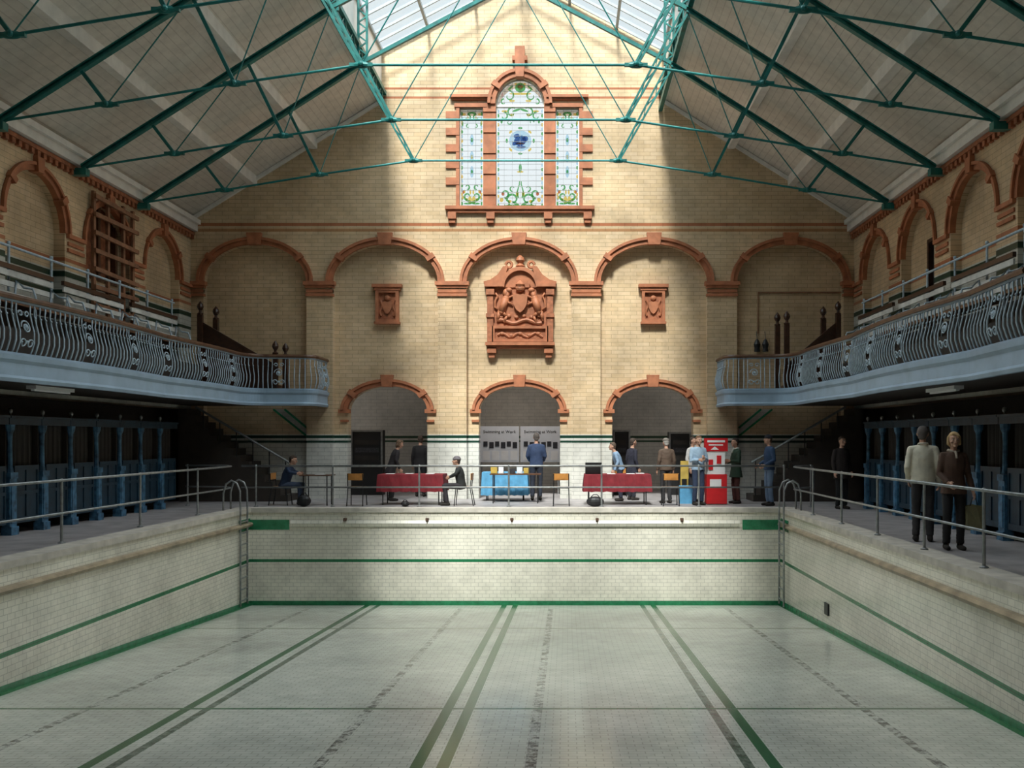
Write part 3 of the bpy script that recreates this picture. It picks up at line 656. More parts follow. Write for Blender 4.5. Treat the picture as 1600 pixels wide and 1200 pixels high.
for s,nm,y0 in ((-1,'left',12.9),(1,'right',11.4)):
    path=gpath(s,y0)
    pfull=[(s*6.95,YB+.01)]+[(path[0][0],y0-.5)]+path
    mb=MB(); loop=pfull+[(pfull[-1][0],24.69),(s*9.6,24.69),(s*9.6,YB)]
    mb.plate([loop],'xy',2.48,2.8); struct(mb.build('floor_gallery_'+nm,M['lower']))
    sg_=1 if s>0 else -1
    mb=MB(); mb.sweep(pfull,[(sg_*a,z) for a,z in ((-.05,2.44),(.03,2.44),(.05,2.49),(.02,2.53),(.02,2.71),(.06,2.76),(.07,2.83),(-.05,2.83))]); 
    tag(mb.build('gallery_fascia',M['blue']),'pale blue painted fascia beam along the edge of the %s gallery'%nm,'fascia')
    root=thing('gallery_balustrade','blue bellied wrought iron balustrade with wooden handrail on the %s gallery'%nm,'balustrade',(s*6.9,18,2.84))
    mb=MB(); mb.sweep(path,[(-.05,3.64),(.05,3.64),(.06,3.68),(.03,3.72),(-.03,3.72),(-.06,3.68)]); mb.build('handrail',M['woodm'],root)
    mb=MB(); mb.sweep(path,[(-.02,3.61),(.02,3.61),(.02,3.64),(-.02,3.64)]); mb.build('top_flat_bar',M['blue'],root)
    mb=MB(); mb.sweep(path,[(-.03,2.835),(.03,2.835),(.03,2.87),(-.03,2.87)]); mb.build('bottom_flat_bar',M['blue'],root)
    smp=resample(path,.128)
    bm_=None; sc_=None; k=0; i=0
    while i<len(smp):
        p,t=smp[i]; nrm=Vector((-t.y,t.x))*sg_
        ang=math.atan2(nrm.y,nrm.x)-PI/2
        if i%13==6 and i+3<len(smp):
            p,t=smp[i+1]; nrm=Vector((-t.y,t.x))*sg_; ang=math.atan2(nrm.y,nrm.x)-PI/2
            if sc_ is None:
                sc_=make_scroll().build('scroll_panel',M['iron'],root,smooth=True,world=False); o=sc_
                o.data.transform(Matrix.Translation(Vector(root.location)))
            else: o=sc_.copy(); COL.objects.link(o); o.parent=root
            i+=3
        else:
            if bm_ is None:
                bm_=make_bal().build('baluster',M['iron'],root,smooth=True,world=False); o=bm_
                o.data.transform(Matrix.Translation(Vector(root.location)))
            else: o=bm_.copy(); COL.objects.link(o); o.parent=root
            i+=1
        o.location=Vector((p.x,p.y,2.84))-Vector(root.location); o.rotation_euler=(0,0,ang)
    mb=MB()
    xs=sorted((s*7.75,s*8.82)); mb.box(xs[0],xs[1],YB,22.6,2.8,3.4)
    xs=sorted((s*8.28,s*8.82)); mb.box(xs[0],xs[1],YB,22.6,3.4,3.8)
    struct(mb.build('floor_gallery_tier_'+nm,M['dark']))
    T=.25
    for k in range(4):
        ya=11.9+2.7*k; yb=ya+2.35
        r=thing('gallery_bench','bench with pale slatted back on the %s gallery, %s'%(nm,('the one nearest the camera','second nearest the camera','third nearest the camera','farthest, beside the stair')[k]),'bench',(s*8.0,(ya+yb)/2,3.4),'gallery benches')
        xs=sorted((s*7.82,s*8.2)); MB().box(xs[0],xs[1],ya,yb,3.55+T,3.6+T).build('seat',M['woodm'],r)
        for z in (3.74,3.92,4.10): MB().box(min(s*8.2,s*8.23),max(s*8.2,s*8.23),ya,yb,z+T,z+.09+T).build('back_slat',M['slat'],r)
        MB().box(min(s*8.19,s*8.25),max(s*8.19,s*8.25),ya,yb,4.22+T,4.30+T).build('top_board',M['wood'],r)
        for yy in (ya+.1,(ya+yb)/2,yb-.1):
            mb=MB(); mb.tube([(s*7.85,yy,3.16+T),(s*7.85,yy,3.75+T),(s*7.9,yy,3.9+T),(s*8.05,yy,3.92+T),(s*8.18,yy,4.05+T),(s*8.22,yy,3.6+T),(s*8.2,yy,3.16+T)],.02,6)
            mb.build('iron_end_frame',M['iron'],r,smooth=True)
    r=thing('gallery_rail','pale blue tubular rail with posts behind the benches on the %s gallery'%nm,'railing',(s*8.35,17,3.8))
    MB().tube([(s*8.35,10.5,4.9),(s*8.35,22.5,4.9)],.025,8).build('top_rail',M['iron'],r)
    for k in range(10):
        yy=10.6+k*1.31; mb=MB(); mb.tube([(s*8.35,yy,3.8),(s*8.35,yy,4.92)],.022,8); mb.ball((s*8.35,yy,4.95),.035,8); mb.build('post',M['iron'],r)
    r=thing('gallery_stair','dark wooden stair with ball finial newel posts at the far end of the %s gallery'%nm,'staircase',(s*7.4,23.5,2.8))
    xa,xb=(8.1,6.2) if s<0 else (8.05,6.75)
    mb=MB(); N=6
    for k in range(N):
        x0=xb+(xa-xb)*k/N; x1=xb+(xa-xb)*(k+1)/N; xs=sorted((s*x0,s*x1)); mb.box(xs[0],xs[1],23.6,24.6,2.8,2.8+(k+1)*.18)
    mb.build('flight',M['woodm'],r)
    zt,zl=4.55,3.45
    mb=MB(); mb.plate([[(s*xb,2.8),(s*xa,2.8),(s*xa,zt),(s*xb,zl)]],'xz',23.52,23.58); mb.build('side_panel',M['wood'],r)
    mb=MB(); mb.bar((s*xb,23.55,zl),(s*xa,23.55,zt),.1,.07); mb.build('handrail',M['wood'],r)
    for (x,y,zb,h) in ((xa,23.5,2.8,1.95),(xa-.32,23.7,2.8,1.85),(xb,23.5,2.8,.95 if s<0 else 1.7),(xb-.18,23.75,2.8,.92 if s<0 else 1.7)):
        mb=MB(); mb.box(s*x-.06,s*x+.06,y-.06,y+.06,zb,zb+h); mb.lathe([(.07,0),(.08,.03),(.04,.06),(.035,.1),(.07,.15),(.085,.2),(.07,.26),(.03,.31),(.01,.34)],(s*x,y,zb+h),10)
        mb.build('newel_post',M['wood'],r)

for s,nm in ((-1,'left'),(1,'right')):
    r=thing('staircase','dark staircase rising under the %s gallery beside the arched wall'%nm,'staircase',(s*7.2,24.1,0))
    mb=MB(); N=14
    for k in range(N):
        x0=5.95+k*.2; xs=sorted((s*x0,s*(x0+.2))); mb.box(xs[0],xs[1],23.75,24.68,0,.17*(k+1))
    mb.build('flight',M['lower'],r)
    MB().tube([(s*5.9,23.7,1.0),(s*8.3,23.7,2.42)],.03,8).build('handrail',M['steel'],r)
    for k in range(6):
        x=6.0+k*.42; MB().tube([(s*x,23.72,.1+.8*(x-5.95)),(s*x,23.7,1.03+.59*(x-5.95))],.014,6).build('baluster',M['black'],r)
    mb=MB(); mb.plate([[(s*5.8,1.65),(s*6.7,2.4),(s*6.35,2.4),(s*5.8,1.95)]],'xz',24.93,24.95); trim(mb,M['cream'])
    mb=MB(); mb.bar((s*5.8,24.92,1.68),(s*6.7,24.92,2.40),.02,.05); mb.bar((s*5.8,24.92,1.9),(s*6.4,24.92,2.40),.02,.05); trim(mb,M['green'])

# ------------------------------------------------------------------ changing cubicles
def make_cubicle():
    r=thing('changing_cubicle',None,'changing cubicle')
    mb=MB(); mb.box(-.08,.05,-.53,-.33,0,.98); mb.box(-.1,.08,-.535,-.32,0,.14); mb.box(-.09,.07,-.535,-.325,.94,1.04); mb.box(.05,.065,-.50,-.36,.2,.86)
    mb.lathe([(.06,0),(.045,.1),(.038,.5),(.045,.65),(.075,.72),(.085,.8)],(-.01,-.43,1.04),8)
    mb.build('cast_iron_post',M['blued'],r)
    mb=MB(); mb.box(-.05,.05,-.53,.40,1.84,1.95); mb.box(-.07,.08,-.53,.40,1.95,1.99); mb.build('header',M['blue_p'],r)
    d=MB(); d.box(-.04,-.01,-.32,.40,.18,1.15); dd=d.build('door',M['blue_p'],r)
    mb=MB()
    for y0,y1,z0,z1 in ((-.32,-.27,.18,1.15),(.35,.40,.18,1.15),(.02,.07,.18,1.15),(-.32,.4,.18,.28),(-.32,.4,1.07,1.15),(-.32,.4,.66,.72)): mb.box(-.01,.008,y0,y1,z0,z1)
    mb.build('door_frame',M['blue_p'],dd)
    mb=MB(); k=24
    pts=[(-.5+.02*math.sin(i*1.3),-.32+.72*i/k) for i in range(k+1)]
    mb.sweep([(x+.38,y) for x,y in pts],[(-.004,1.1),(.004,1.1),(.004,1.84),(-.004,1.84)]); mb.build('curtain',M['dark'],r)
    MB().box(-1.2,-.04,-.51,-.47,.05,1.9).build('partition',M['lower'],r)
    mb=MB(); mb.lathe([(.015,0),(.012,.03),(.032,.05),(.038,.08),(.028,.11),(.01,.12)],(0,-.43,1.99),8); mb.build('knob_finial',M['steel'],r,smooth=True)
    return r
cub=make_cubicle(); first=True
words='nearest,second nearest,third nearest,fourth nearest,fifth nearest,sixth nearest,seventh nearest,eighth nearest,ninth nearest'.split(',')
for s,nm in ((-1,'left'),(1,'right')):
    for k in range(9):
        o=cub if first else copy_tree(cub); first=False
        y=14.0+.95*k if s<0 else 13.3+.95*k
        o.location=(s*8.1,y,0); o.rotation_euler=(0,0,0 if s<0 else PI)
        o['label']='dark blue panelled changing cubicle with chipped post, %s on the %s side'%(words[k],nm); o['group']='changing cubicles'

# ------------------------------------------------------------------ railings and ladders
HR,MR=.97,.47
def railing(lab,pts,posts):
    r=thing('pool_railing',lab,'railing',(posts[0][0],posts[0][1],0),'poolside railings')
    MB().tube([(x,y,HR) for x,y in pts],.022,8).build('top_rail',M['steel'],r,smooth=True)
    MB().tube([(x,y,MR) for x,y in pts],.019,8).build('mid_rail',M['steel'],r,smooth=True)
    for x,y in posts:
        mb=MB(); mb.tube([(x,y,0.02),(x,y,HR)],.022,8); mb.lathe([(.055,0.017),(.055,.03),(.03,.045)],(x,y,.0),10); mb.ball((x,y,HR),.034,8); mb.ball((x,y,MR),.03,8)
        mb.build('post',M['steel'],r)
RYY=21.75
railing('grey tubular railing along the far end of the pool',[(-6.45,RYY),(6.15,RYY)],[(PX(p,RYY),RYY) for p in (400,520,655,795,940,1092,1225)])
railing('grey tubular railing along the left side of the pool',[(-6.5,11),(-6.5,20.6),(-6.6,21.5),(-6.9,22),(-7.9,22.1)],[(-6.5,11.6),(-6.5,14.1),(-6.5,16.7),(-6.5,19.3),(-7.85,22.1)])
railing('grey tubular railing along the right side of the pool beside the couple',[(6.3,9),(6.3,20.9),(6.45,21.4),(6.9,21.6)],[(6.3,9.4),(6.3,11.4),(6.3,13.3),(6.3,15.3),(6.3,17.3),(6.3,19.3),(6.85,21.58)])
for s,nm in ((-1,'left'),(1,'right')):
    r=thing('pool_ladder','steel pool ladder with curved grab hoops in the far %s corner of the pool'%nm,'pool ladder',(s*5.95,21.2,-2.1),'pool ladders')
    X=PX(388,21.0) if s<0 else PX(1216,21.0)
    for dy in (20.55,21.0):
        mb=MB(); mb.tube([(X+s*.02,dy,-2.12),(X+s*.02,dy,-.05),(X+s*.03,dy,.45),(X+s*.1,dy,.62),(X+s*.22,dy,.68),(X+s*.34,dy,.6),(X+s*.4,dy,.4),(X+s*.4,dy,.02)],.022,8)
        mb.build('grab_rail',M['steel'],r,smooth=True)
    for k in range(8): MB().tube([(X+s*.02,20.55,-.25-.25*k),(X+s*.02,21.0,-.25-.25*k)],.018,6).build('rung',M['steel'],r)

# ------------------------------------------------------------------ furniture
def make_chair():
    r=thing('stacking_chair',None,'chair')
    mb=MB(); mb.plate([[(-.2,-.18),(.2,-.18),(.19,.2),(-.19,.2)]],'xy',.44,.455); mb.build('seat',M['orange'],r)
    mb=MB(); mb.sweep([(-.19,.2),(-.1,.225),(0,.235),(.1,.225),(.19,.2)],[(-.007,.62),(.007,.62),(.007,.78),(-.007,.78)]); mb.build('backrest',M['orange'],r)
    for sx in (-1,1):
        MB().tube([(sx*.19,-.2,0),(sx*.18,-.16,.43)],.012,6).build('leg',M['black'],r)
        MB().tube([(sx*.19,.26,0),(sx*.18,.18,.43),(sx*.18,.225,.77)],.012,6).build('leg',M['black'],r)
    MB().tube([(-.18,-.16,.43),(.18,-.16,.43),(.18,.18,.43),(-.18,.18,.43)],.011,6,closed=True).build('seat_frame',M['black'],r)
    return r
ch=make_chair(); used=[False]
def chair(px,d,rot,label):
    o=copy_tree(ch) if used[0] else ch; used[0]=True
    o.location=(PX(px,d),d,0); o.rotation_euler=(0,0,rot); o['label']=label; o['group']='orange stacking chairs'
    return o
chair(440,22.5,PI/2,'orange plywood chair at the far left under the person in dark blue')
chair(558,22.3,PI,'orange plywood chair left of the left red-covered table')
chair(724,22.35,-PI/2,'orange plywood chair under the seated person in a woolly hat')
chair(877,22.3,PI,'empty orange plywood chair by the central display table')
chair(1047,22.3,PI,'orange plywood chair beside the right red-covered table')
chair(968,26.0,0,'orange plywood chair behind the right red-covered table')
def folding_table(x0,x1,y0,y1,label,legc='black'):
    r=thing('folding_table',label,'table',((x0+x1)/2,(y0+y1)/2,0),'folding tables')
    MB().box(x0,x1,y0,y1,.71,.735).build('tabletop',M['woodm'],r)
    for x in (x0+.08,x1-.08):
        for y in (y0+.08,y1-.08): MB().tube([(x,y,0),(x,y,.71)],.014,6).build('leg',M[legc],r)
    return r
def cloth(x0,x1,y0,y1,z1,label,m,drop,grp=None):
    e=.025; n=18
    mb=MB(); 
    loop=[]
    for i in range(n): loop.append((x0-e+(x1-x0+2*e)*i/n,y0-e))
    for i in range(6): loop.append((x1+e,y0-e+(y1-y0+2*e)*i/6))
    for i in range(n): loop.append((x1+e-(x1-x0+2*e)*i/n,y1+e))
    for i in range(6): loop.append((x0-e,y1+e-(y1-y0+2*e)*i/6))
    N=len(loop); vs=[];fs=[]
    for lev,(dz,sp) in enumerate(((0,0),(-.015,.006),(-drop*.5,.02),(-drop,.03))):
        for i,(x,y) in enumerate(loop):
            w=sp*(1+.8*math.sin(i*1.9))
            dx=(1 if x>x1 else -1 if x<x0 else 0)*w; dy=(1 if y>y1 else -1 if y<y0 else 0)*w
            vs.append((x+dx,y+dy,z1+dz+(.01*math.sin(i*2.3) if lev==3 else 0)))
    for l in range(3):
        for i in range(N): fs.append((l*N+i,l*N+(i+1)%N,(l+1)*N+(i+1)%N,(l+1)*N+i))
    fs.append(tuple(range(N)))
    mb.add(vs,fs); o=mb.build('tablecloth',m,smooth=False); return tag(o,label,'tablecloth',grp)
d0=22.45
xa,xb=PX(592,d0),PX(690,d0); folding_table(xa,xb,d0,d0+.75,'folding table under the left red cloth'); cloth(xa,xb,d0,d0+.75,.745,'dark red tablecloth draped over the left table',M['redcloth'],.42)
xc,xd=PX(915,d0),PX(1015,d0); folding_table(xc,xd,d0,d0+.75,'folding table under the right red cloth'); cloth(xc,xd,d0,d0+.75,.745,'dark red tablecloth draped over the right table',M['redcloth'],.42)
xe,xf=PX(765,23.0),PX(845,23.0); folding_table(xe,xf,23.0,23.6,'bare metal-legged display table in front of the central arch')
xg,xh=PX(755,24.0),PX(822,24.0); folding_table(xg,xh,24.0,24.55,'table under the blue cloth in the central arch'); cloth(xg,xh,24.0,24.55,.745,'bright blue tablecloth under the central arch',M['bluecloth'],.6)
xi,xj=PX(471,22.4),PX(518,22.4); folding_table(xi,xj,22.2,22.8,'small bare table at the left where a person writes')
def item(name,lab,cat,mb,m,grp=None): return tag(mb.build(name,m),lab,cat,grp)
x=PX(927,22.7); r=thing('laptop','black laptop open on the right red-covered table','laptop',(x,22.7,.75))
mb=MB(); mb.box(x-.2,x+.2,22.6,22.88,.75,.775); mb.build('base',M['black'],r); MB().add([(x-.2,22.6,.775),(x+.2,22.6,.775),(x+.2,22.54,1.03),(x-.2,22.54,1.03),(x-.2,22.585,.775),(x+.2,22.585,.775),(x+.2,22.525,1.03),(x-.2,22.525,1.03)],[(0,1,2,3),(4,7,6,5),(0,4,5,1),(1,5,6,2),(2,6,7,3),(3,7,4,0)]).build('screen',M['black'],r)
for k,(p,w,h,c) in enumerate(((772,.16,.16,'yellow'),(783,.12,.2,'paper'),(800,.16,.12,'photo'),(812,.14,.18,'greyboard'),(822,.12,.14,'yellow'))):
    x=PX(p,23.2); mb=MB(); mb.box(x-w/2,x+w/2,23.15,23.3,.736,.736+h); mb.box(x-w/2+.01,x+w/2-.01,23.14,23.15,.75,.74+h*.4)
    item('gift_box',('yellow','tall white','low dark','pale grey tall','small yellow right-hand')[k]+' gift box on the bare display table in the centre','box',mb,M[c],'boxes on the display table')
for k,(p,d) in enumerate(((610,22.7),(640,22.8),(672,22.65),(985,22.7),(1000,22.9),(500,22.5),(955,22.65))):
    x=PX(p,d); z=.747 if k!=5 else .737; mb=MB(); mb.box(x-.1,x+.1,d-.1,d+.12,z,z+.01); mb.add([(x-.09,d-.09,z+.011),(x+.11,d-.07,z+.011),(x+.09,d+.13,z+.014),(x-.11,d+.11,z+.014)],[(0,1,2,3)])
    item('leaflets','pile of white leaflets, %s'%('left on the left red table','middle of the left red table','right end of the left red table','behind the others on the right red table','right end of the right red table','on the small left table','beside the laptop')[k],'papers',mb,M['paper'],'leaflets')
for k,(p,d,w,h) in enumerate(((475,21.95,.34,.25),(633,21.98,.2,.12),(930,21.98,.42,.22))):
    x=PX(p,d); mb=MB(); mb.ball((x,d,h*.55),(w/2,.12,h*.55),12); mb.tube([(x-w*.3,d,h*.9),(x-w*.1,d,h*1.3),(x+w*.1,d,h*1.3),(x+w*.3,d,h*.9)],.012,6)
    item('bag',('black bag on the floor by the seated person at the left','small black camera bag on the floor under the left red table','black holdall on the floor under the right red table')[k],'bag',mb,M['black'],'bags on the floor')
def text(s,x,y,z,size,m,parent):
    cu=bpy.data.curves.new('t','FONT'); cu.body=s; cu.size=size; cu.align_x='CENTER'; cu.extrude=.002
    t=bpy.data.objects.new('t',cu); COL.objects.link(t); bpy.context.view_layer.update()
    me=bpy.data.meshes.new_from_object(t.evaluated_get(bpy.context.evaluated_depsgraph_get())); bpy.data.objects.remove(t)
    me.transform(Matrix.Translation(Vector((x,y,z))-wl(parent))@Matrix.Rotation(PI/2,4,'X')); me.materials.clear(); me.materials.append(m)
    o=bpy.data.objects.new('lettering',me); COL.objects.link(o); o.parent=parent; return o
D=27.0
for k,(a,b_) in enumerate(((750,811),(813,875))):
    x0,x1=PX(a,D),PX(b_,D); zt,zb=PZ(666,D),PZ(722,D)
    r=thing('display_board','pale exhibition board with photographs in the central arch, %s'%('left one' if k==0 else 'right one behind the man in blue'),'display board',((x0+x1)/2,D,0),'exhibition boards')
    MB().box(x0,x1,D,D+.04,zb,zt).build('panel',M['greyboard'],r)
    for x in (x0+.05,x1-.05): MB().box(x-.02,x+.02,D,D+.04,0,zb).build('leg',M['steel'],r)
    text('Swimming at Work',(x0+x1)/2,D-.005,zt-.2,.12,M['black'],r)
    for i in range(6):
        xx=x0+.1+.17*i; 
        mb=MB(); mb.box(xx,xx+.12,D-.012,D,zb+.45,zb+.6) if i%2==0 else mb.box(xx,xx+.13,D-.012,D,zb+.4,zb+.58)
        mb.build('photograph',M['photo'],r)
    for i in range(4):
        xx=x0+.08+.27*i; MB().box(xx,xx+.2,D-.01,D,zb+.06,zb+.32).build('text_sheet',M['paper'],r)
for k,(a,b_,t,bt) in enumerate(((548,598,672,735),(1045,1080,675,735),(958,985,672,735))):
    D2=26.5; x0,x1=PX(a,D2),PX(b_,D2)
    r=thing('display_case','tall dark glazed display case seen through the %s'%('left arch','right arch, right-hand one','right arch, left-hand one')[k],'display case',((x0+x1)/2,D2,0),'display cases')
    MB().box(x0,x1,D2,D2+.35,0,PZ(t,D2)).build('cabinet',M['black'],r)
    mb=MB(); mb.plate([[(x0,.8),(x1,.8),(x1,PZ(t,D2)),(x0,PZ(t,D2))],[(x0+.05,.85),(x1-.05,.85),(x1-.05,PZ(t,D2)-.05),(x0+.05,PZ(t,D2)-.05)]],'xz',D2-.03,D2); mb.build('frame',M['steel'],r)
    for i in range(3): MB().box(x0+.12,x1-.12,D2-.015,D2,1.0+.22*i,1.13+.22*i).build('picture',M['photo' if i%2 else 'dark'],r)
D3=22.6; x0,x1=PX(1104,D3),PX(1136,D3)
r=thing('collection_stand','bright red and white information stand by the man in a pale blue shirt','stand',((x0+x1)/2,D3,0))
MB().box(x0,x1,D3,D3+.35,.02,.74).build('base_box',M['red'],r)
MB().box(x0+.08,x1-.14,D3-.012,D3,.42,.62).build('notice',M['paper'],r)
MB().box(x0-.02,x1-.05,D3+.02,D3+.1,.74,1.3).build('back_panel',M['paper'],r)
MB().box(x0-.05,x1+.02,D3,D3+.12,1.3,1.62).build('sign',M['red'],r)
mb=MB(); mb.box(x0+.02,x1-.05,D3-.006,D3,1.52,1.57); mb.box(x0+.05,x1-.1,D3-.006,D3,1.44,1.47); mb.plate([[(x0+.1,1.34),(x0+.3,1.34),(x0+.2,1.42)]],'xz',D3-.006,D3); mb.build('sign_marking',M['paper'],r)
for k in range(2): 
    MB().box(x0+.05+.2*k,x0+.16+.2*k,D3-.0,D3+.02,.85+.15*k,1.1+.1*k).build('leaflet_pocket',M['red'],r)
x=PX(1072,23); mb=MB(); mb.box(x-.10,x+.10,23.3,23.34,.6,1.05); mb.box(x-.09,x-.07,23.3,23.5,0,.6); mb.box(x+.07,x+.09,23.3,23.5,0,.6)
item('notice_stand','small yellow notice stand between the red stand and the right red table','stand',mb,M['yellow'])
mb=MB(); mb.box(x-.16,x+.16,22.95,23.2,.0,.40); mb.box(x-.18,x+.18,22.93,23.22,.40,.44); item('storage_box','blue box standing on the floor below the yellow notice','box',mb,M['bluecloth'])
for k,p in enumerate((1182,1195)):
    x=PX(p,24.9); z=PZ(550,24.9)
    mb=MB(); mb.lathe([(.08,0),(.07,.1),(.09,.2),(.05,.3),(.02,.34)],(x,24.82,z),10); mb.tube([(x,24.82,z+.34),(x,24.9,z+.55)],.01,5)
    item('hanging_lantern','small black hanging lantern on the right-hand arch wall, %s one'%('left','right')[k],'lantern',mb,M['black'],'hanging lanterns')
mb=MB(); z1=PZ(455); mb.tube([(PX(1187),RY-.03,PZ(520)),(PX(1187),RY-.03,z1),(PX(1325),RY-.03,z1)],.02,6)
item('conduit_pipe','thin pipe running up and across inside the right-hand blind arch','pipe',mb,M['plank'])
for s in (-1,1):
    x=s*7.6
    mb=MB(); mb.box(x-.08,x+.08,15.2,16.4,2.42,2.48); mb.box(x-.03,x+.03,15.25,16.35,2.39,2.42)
    item('strip_light','white strip light fixed under the %s gallery'%('left' if s<0 else 'right'),'light fitting',mb,M['paper'],'strip lights')

# ------------------------------------------------------------------ people
def remesh(mb,name,m,voxel,parent,it=4,fold=0):
    me=bpy.data.meshes.new(name); me.from_pydata(mb.v,[],mb.f)
    bm=bmesh.new(); bm.from_mesh(me); bmesh.ops.recalc_face_normals(bm,faces=bm.faces); bm.to_mesh(me); bm.free()
    o=bpy.data.objects.new(name,me); COL.objects.link(o)
    a=o.modifiers.new('r','REMESH'); a.mode='VOXEL'; a.voxel_size=voxel
    b_=o.modifiers.new('s','SMOOTH'); b_.factor=.5; b_.iterations=it
    bpy.context.view_layer.update()
    dg=bpy.context.evaluated_depsgraph_get()
    me2=bpy.data.meshes.new_from_object(o.evaluated_get(dg)); bpy.data.objects.remove(o)
    me2.name=name; me2.materials.clear(); me2.materials.append(m)
    if fold:
        off=random.random()*50
        new=[]
        for v in me2.vertices:
            p=v.co; q=Vector((p.x*7+off+p.z*3,p.y*7,p.z*4)); n1=noise.noise(q); q2=Vector((p.x*5+p.z*6,p.y*6+off,p.z*14-abs(p.x)*10)); n2=1-abs(noise.noise(q2))*3
            new.append(p+v.normal*(n1*fold+n2*fold*.5))
        for v,c in zip(me2.vertices,new): v.co=c
    for p in me2.polygons: p.use_smooth=True
    o=bpy.data.objects.new(name,me2); COL.objects.link(o); o.parent=parent
    return o
cm={}
def cloth_mat(c):
    k=tuple(c)
    if k not in cm: cm[k]=mat('fabric_%d'%len(cm),c,.85,0,.15,10,.05)
    return cm[k]
def torso_loft(mb,P,N,rings,lean=0):
    P=Vector(P);N=Vector(N); n=16; vs=[];fs=[]
    ax=(N-P).normalized(); side=Vector((1,0,0)); fr=ax.cross(side).normalized()
    for t,rx,ry in rings:
        c=P.lerp(N,t)
        for j in range(n):
            q=2*PI*j/n; vs.append(c+side*rx*math.cos(q)+fr*ry*math.sin(q))
    k=len(rings)
    for i in range(k-1):
        for j in range(n): fs.append((i*n+j,i*n+(j+1)%n,(i+1)*n+(j+1)%n,(i+1)*n+j))
    fs.append(tuple(range(n))[::-1]); fs.append(tuple((k-1)*n+j for j in range(n)))
    mb.add(vs,fs)
def person(label,px,d,rot,H=1.75,top=(.05,.06,.1),legs=(.03,.03,.04),hair=(.05,.03,.02),shoe=(.02,.015,.012),
           seated=False,lean=0,head=0,nod=0,el=None,wr=None,longhair=False,cap=None,capc=(.02,.02,.03),coat=0,fem=False,vox=.014,stride=0,collar=None,bald=False,x=None,near=False,shirt=None):
    k=H/1.75
    root=thing('person',label,'person')
    V=lambda a,b_,c:Vector((a,b_,c))*k
    dz=-.45 if seated else 0
    P=V(0,0,.95+dz); N=V(0,-lean*.5,1.47+dz-lean*.12)
    sh=.145 if fem else .168
    S={s:Vector((s*sh*k,N.y+.01*k,N.z-.075*k)) for s in (-1,1)}
    E={};Wr={}
    for i,s in enumerate((-1,1)):
        e=(el[i] if el and el[i] else (s*(.205 if fem else .222),.03-lean*.35,1.14+dz)); w=(wr[i] if wr and wr[i] else (s*.235,-.06-lean*.4,.89+dz))
        E[s]=V(*e);Wr[s]=V(*w)
    if seated:
        Hp={s:V(s*.09,0,.5) for s in (-1,1)};K={s:V(s*.11,-.43,.51) for s in (-1,1)};A={s:V(s*.11,-.40+.04*s,.09) for s in (-1,1)}
    else:
        Hp={s:V(s*.085,0,.92) for s in (-1,1)};K={s:V(s*.095,-.02-s*stride*.5,.49) for s in (-1,1)};A={s:V(s*.10,.02-s*stride,.085) for s in (-1,1)}
    HC=N+V(0,-.03-lean*.15,.165-lean*.03)
    RH=Matrix.Rotation(head,3,'Z')@Matrix.Rotation(nod,3,'X')
    hp=lambda a,b_,c: HC+RH@V(a,b_,c)
    mb=MB()
    torso_loft(mb,P,N,[(-.14,.07*k,.07*k),(0,.155*k,.105*k),(.3,.13*k,.09*k),(.6,.15*k,.105*k),(.85,.15*k,.09*k),(.95,.09*k,.065*k),(1.02,.055*k,.055*k)])
    mb.cap(N-V(0,0,.03),HC-V(0,-.02,.06),.052*k,.048*k)
    mb.ball(hp(0,0,.01),(.074*k,.092*k,.108*k),14,RH); mb.ball(hp(0,-.025,-.06),(.052*k,.062*k,.055*k),12,RH)
    mb.cap(hp(0,-.088,.012),hp(0,-.110,-.022),.009*k,.016*k,8); mb.ball(hp(0,-.082,-.055),(.028*k,.014*k,.016*k),8,RH); mb.ball(hp(0,-.078,-.092),(.024*k,.02*k,.018*k),8,RH)
    mb.ball(hp(0,-.075,.035),(.055*k,.018*k,.012*k),8,RH)
    for s in (-1,1):
        mb.ball(hp(s*.078,.008,-.005),(.011*k,.02*k,.031*k),8,RH); mb.ball(hp(s*.042,-.062,-.03),(.022*k,.022*k,.022*k),8,RH)
        mb.cap(S[s],E[s],.046*k,.038*k); mb.cap(E[s],Wr[s],.038*k,.027*k)
        mb.cap(Hp[s],K[s],.078*k,.055*k); mb.cap(K[s],A[s],.052*k,.036*k)
        mb.cap(A[s]-V(0,-.03,.045),A[s]+V(s*.01,-.14,-.055),.032*k,.026*k)
        dd=(Wr[s]-E[s]).normalized(); nn=Vector((-s,0,0)); nn=(nn-dd*nn.dot(dd)); nn=nn.normalized() if nn.length>.2 else Vector((0,0,-1)); ll=dd.cross(nn).normalized()
        if ll.y>0: ll=-ll
        w=Wr[s]
        mb.cap(w+ll*.018*k,w+dd*.075*k+ll*.03*k,.016*k,.017*k,8); mb.cap(w-ll*.012*k,w+dd*.075*k-ll*.028*k,.016*k,.016*k,8); mb.cap(w,w+dd*.08*k,.018*k,.017*k,8)
        for i,L in enumerate((.07,.08,.074,.058)):
            b0=w+dd*.082*k+ll*(.032-.0213*i)*k; b1=b0+(dd+nn*.25).normalized()*L*.5*k; b2=b1+(dd*.6+nn*.8).normalized()*L*.45*k
            mb.cap(b0,b1,.0098*k,.009*k,6); mb.cap(b1,b2,.009*k,.0075*k,6)
        t0=w+dd*.02*k+ll*.025*k; t1=t0+(dd*.7+ll*.7+nn*.2).normalized()*.045*k; t2=t1+(dd*.9+nn*.5+ll*.1).normalized()*.03*k
        mb.cap(t0,t1,.013*k,.011*k,6); mb.cap(t1,t2,.011*k,.009*k,6)
    body=remesh(mb,'body',M['skin'],vox*.72,root,2)
    mb=MB(); hem=-.12-coat
    f_=.93 if fem else 1
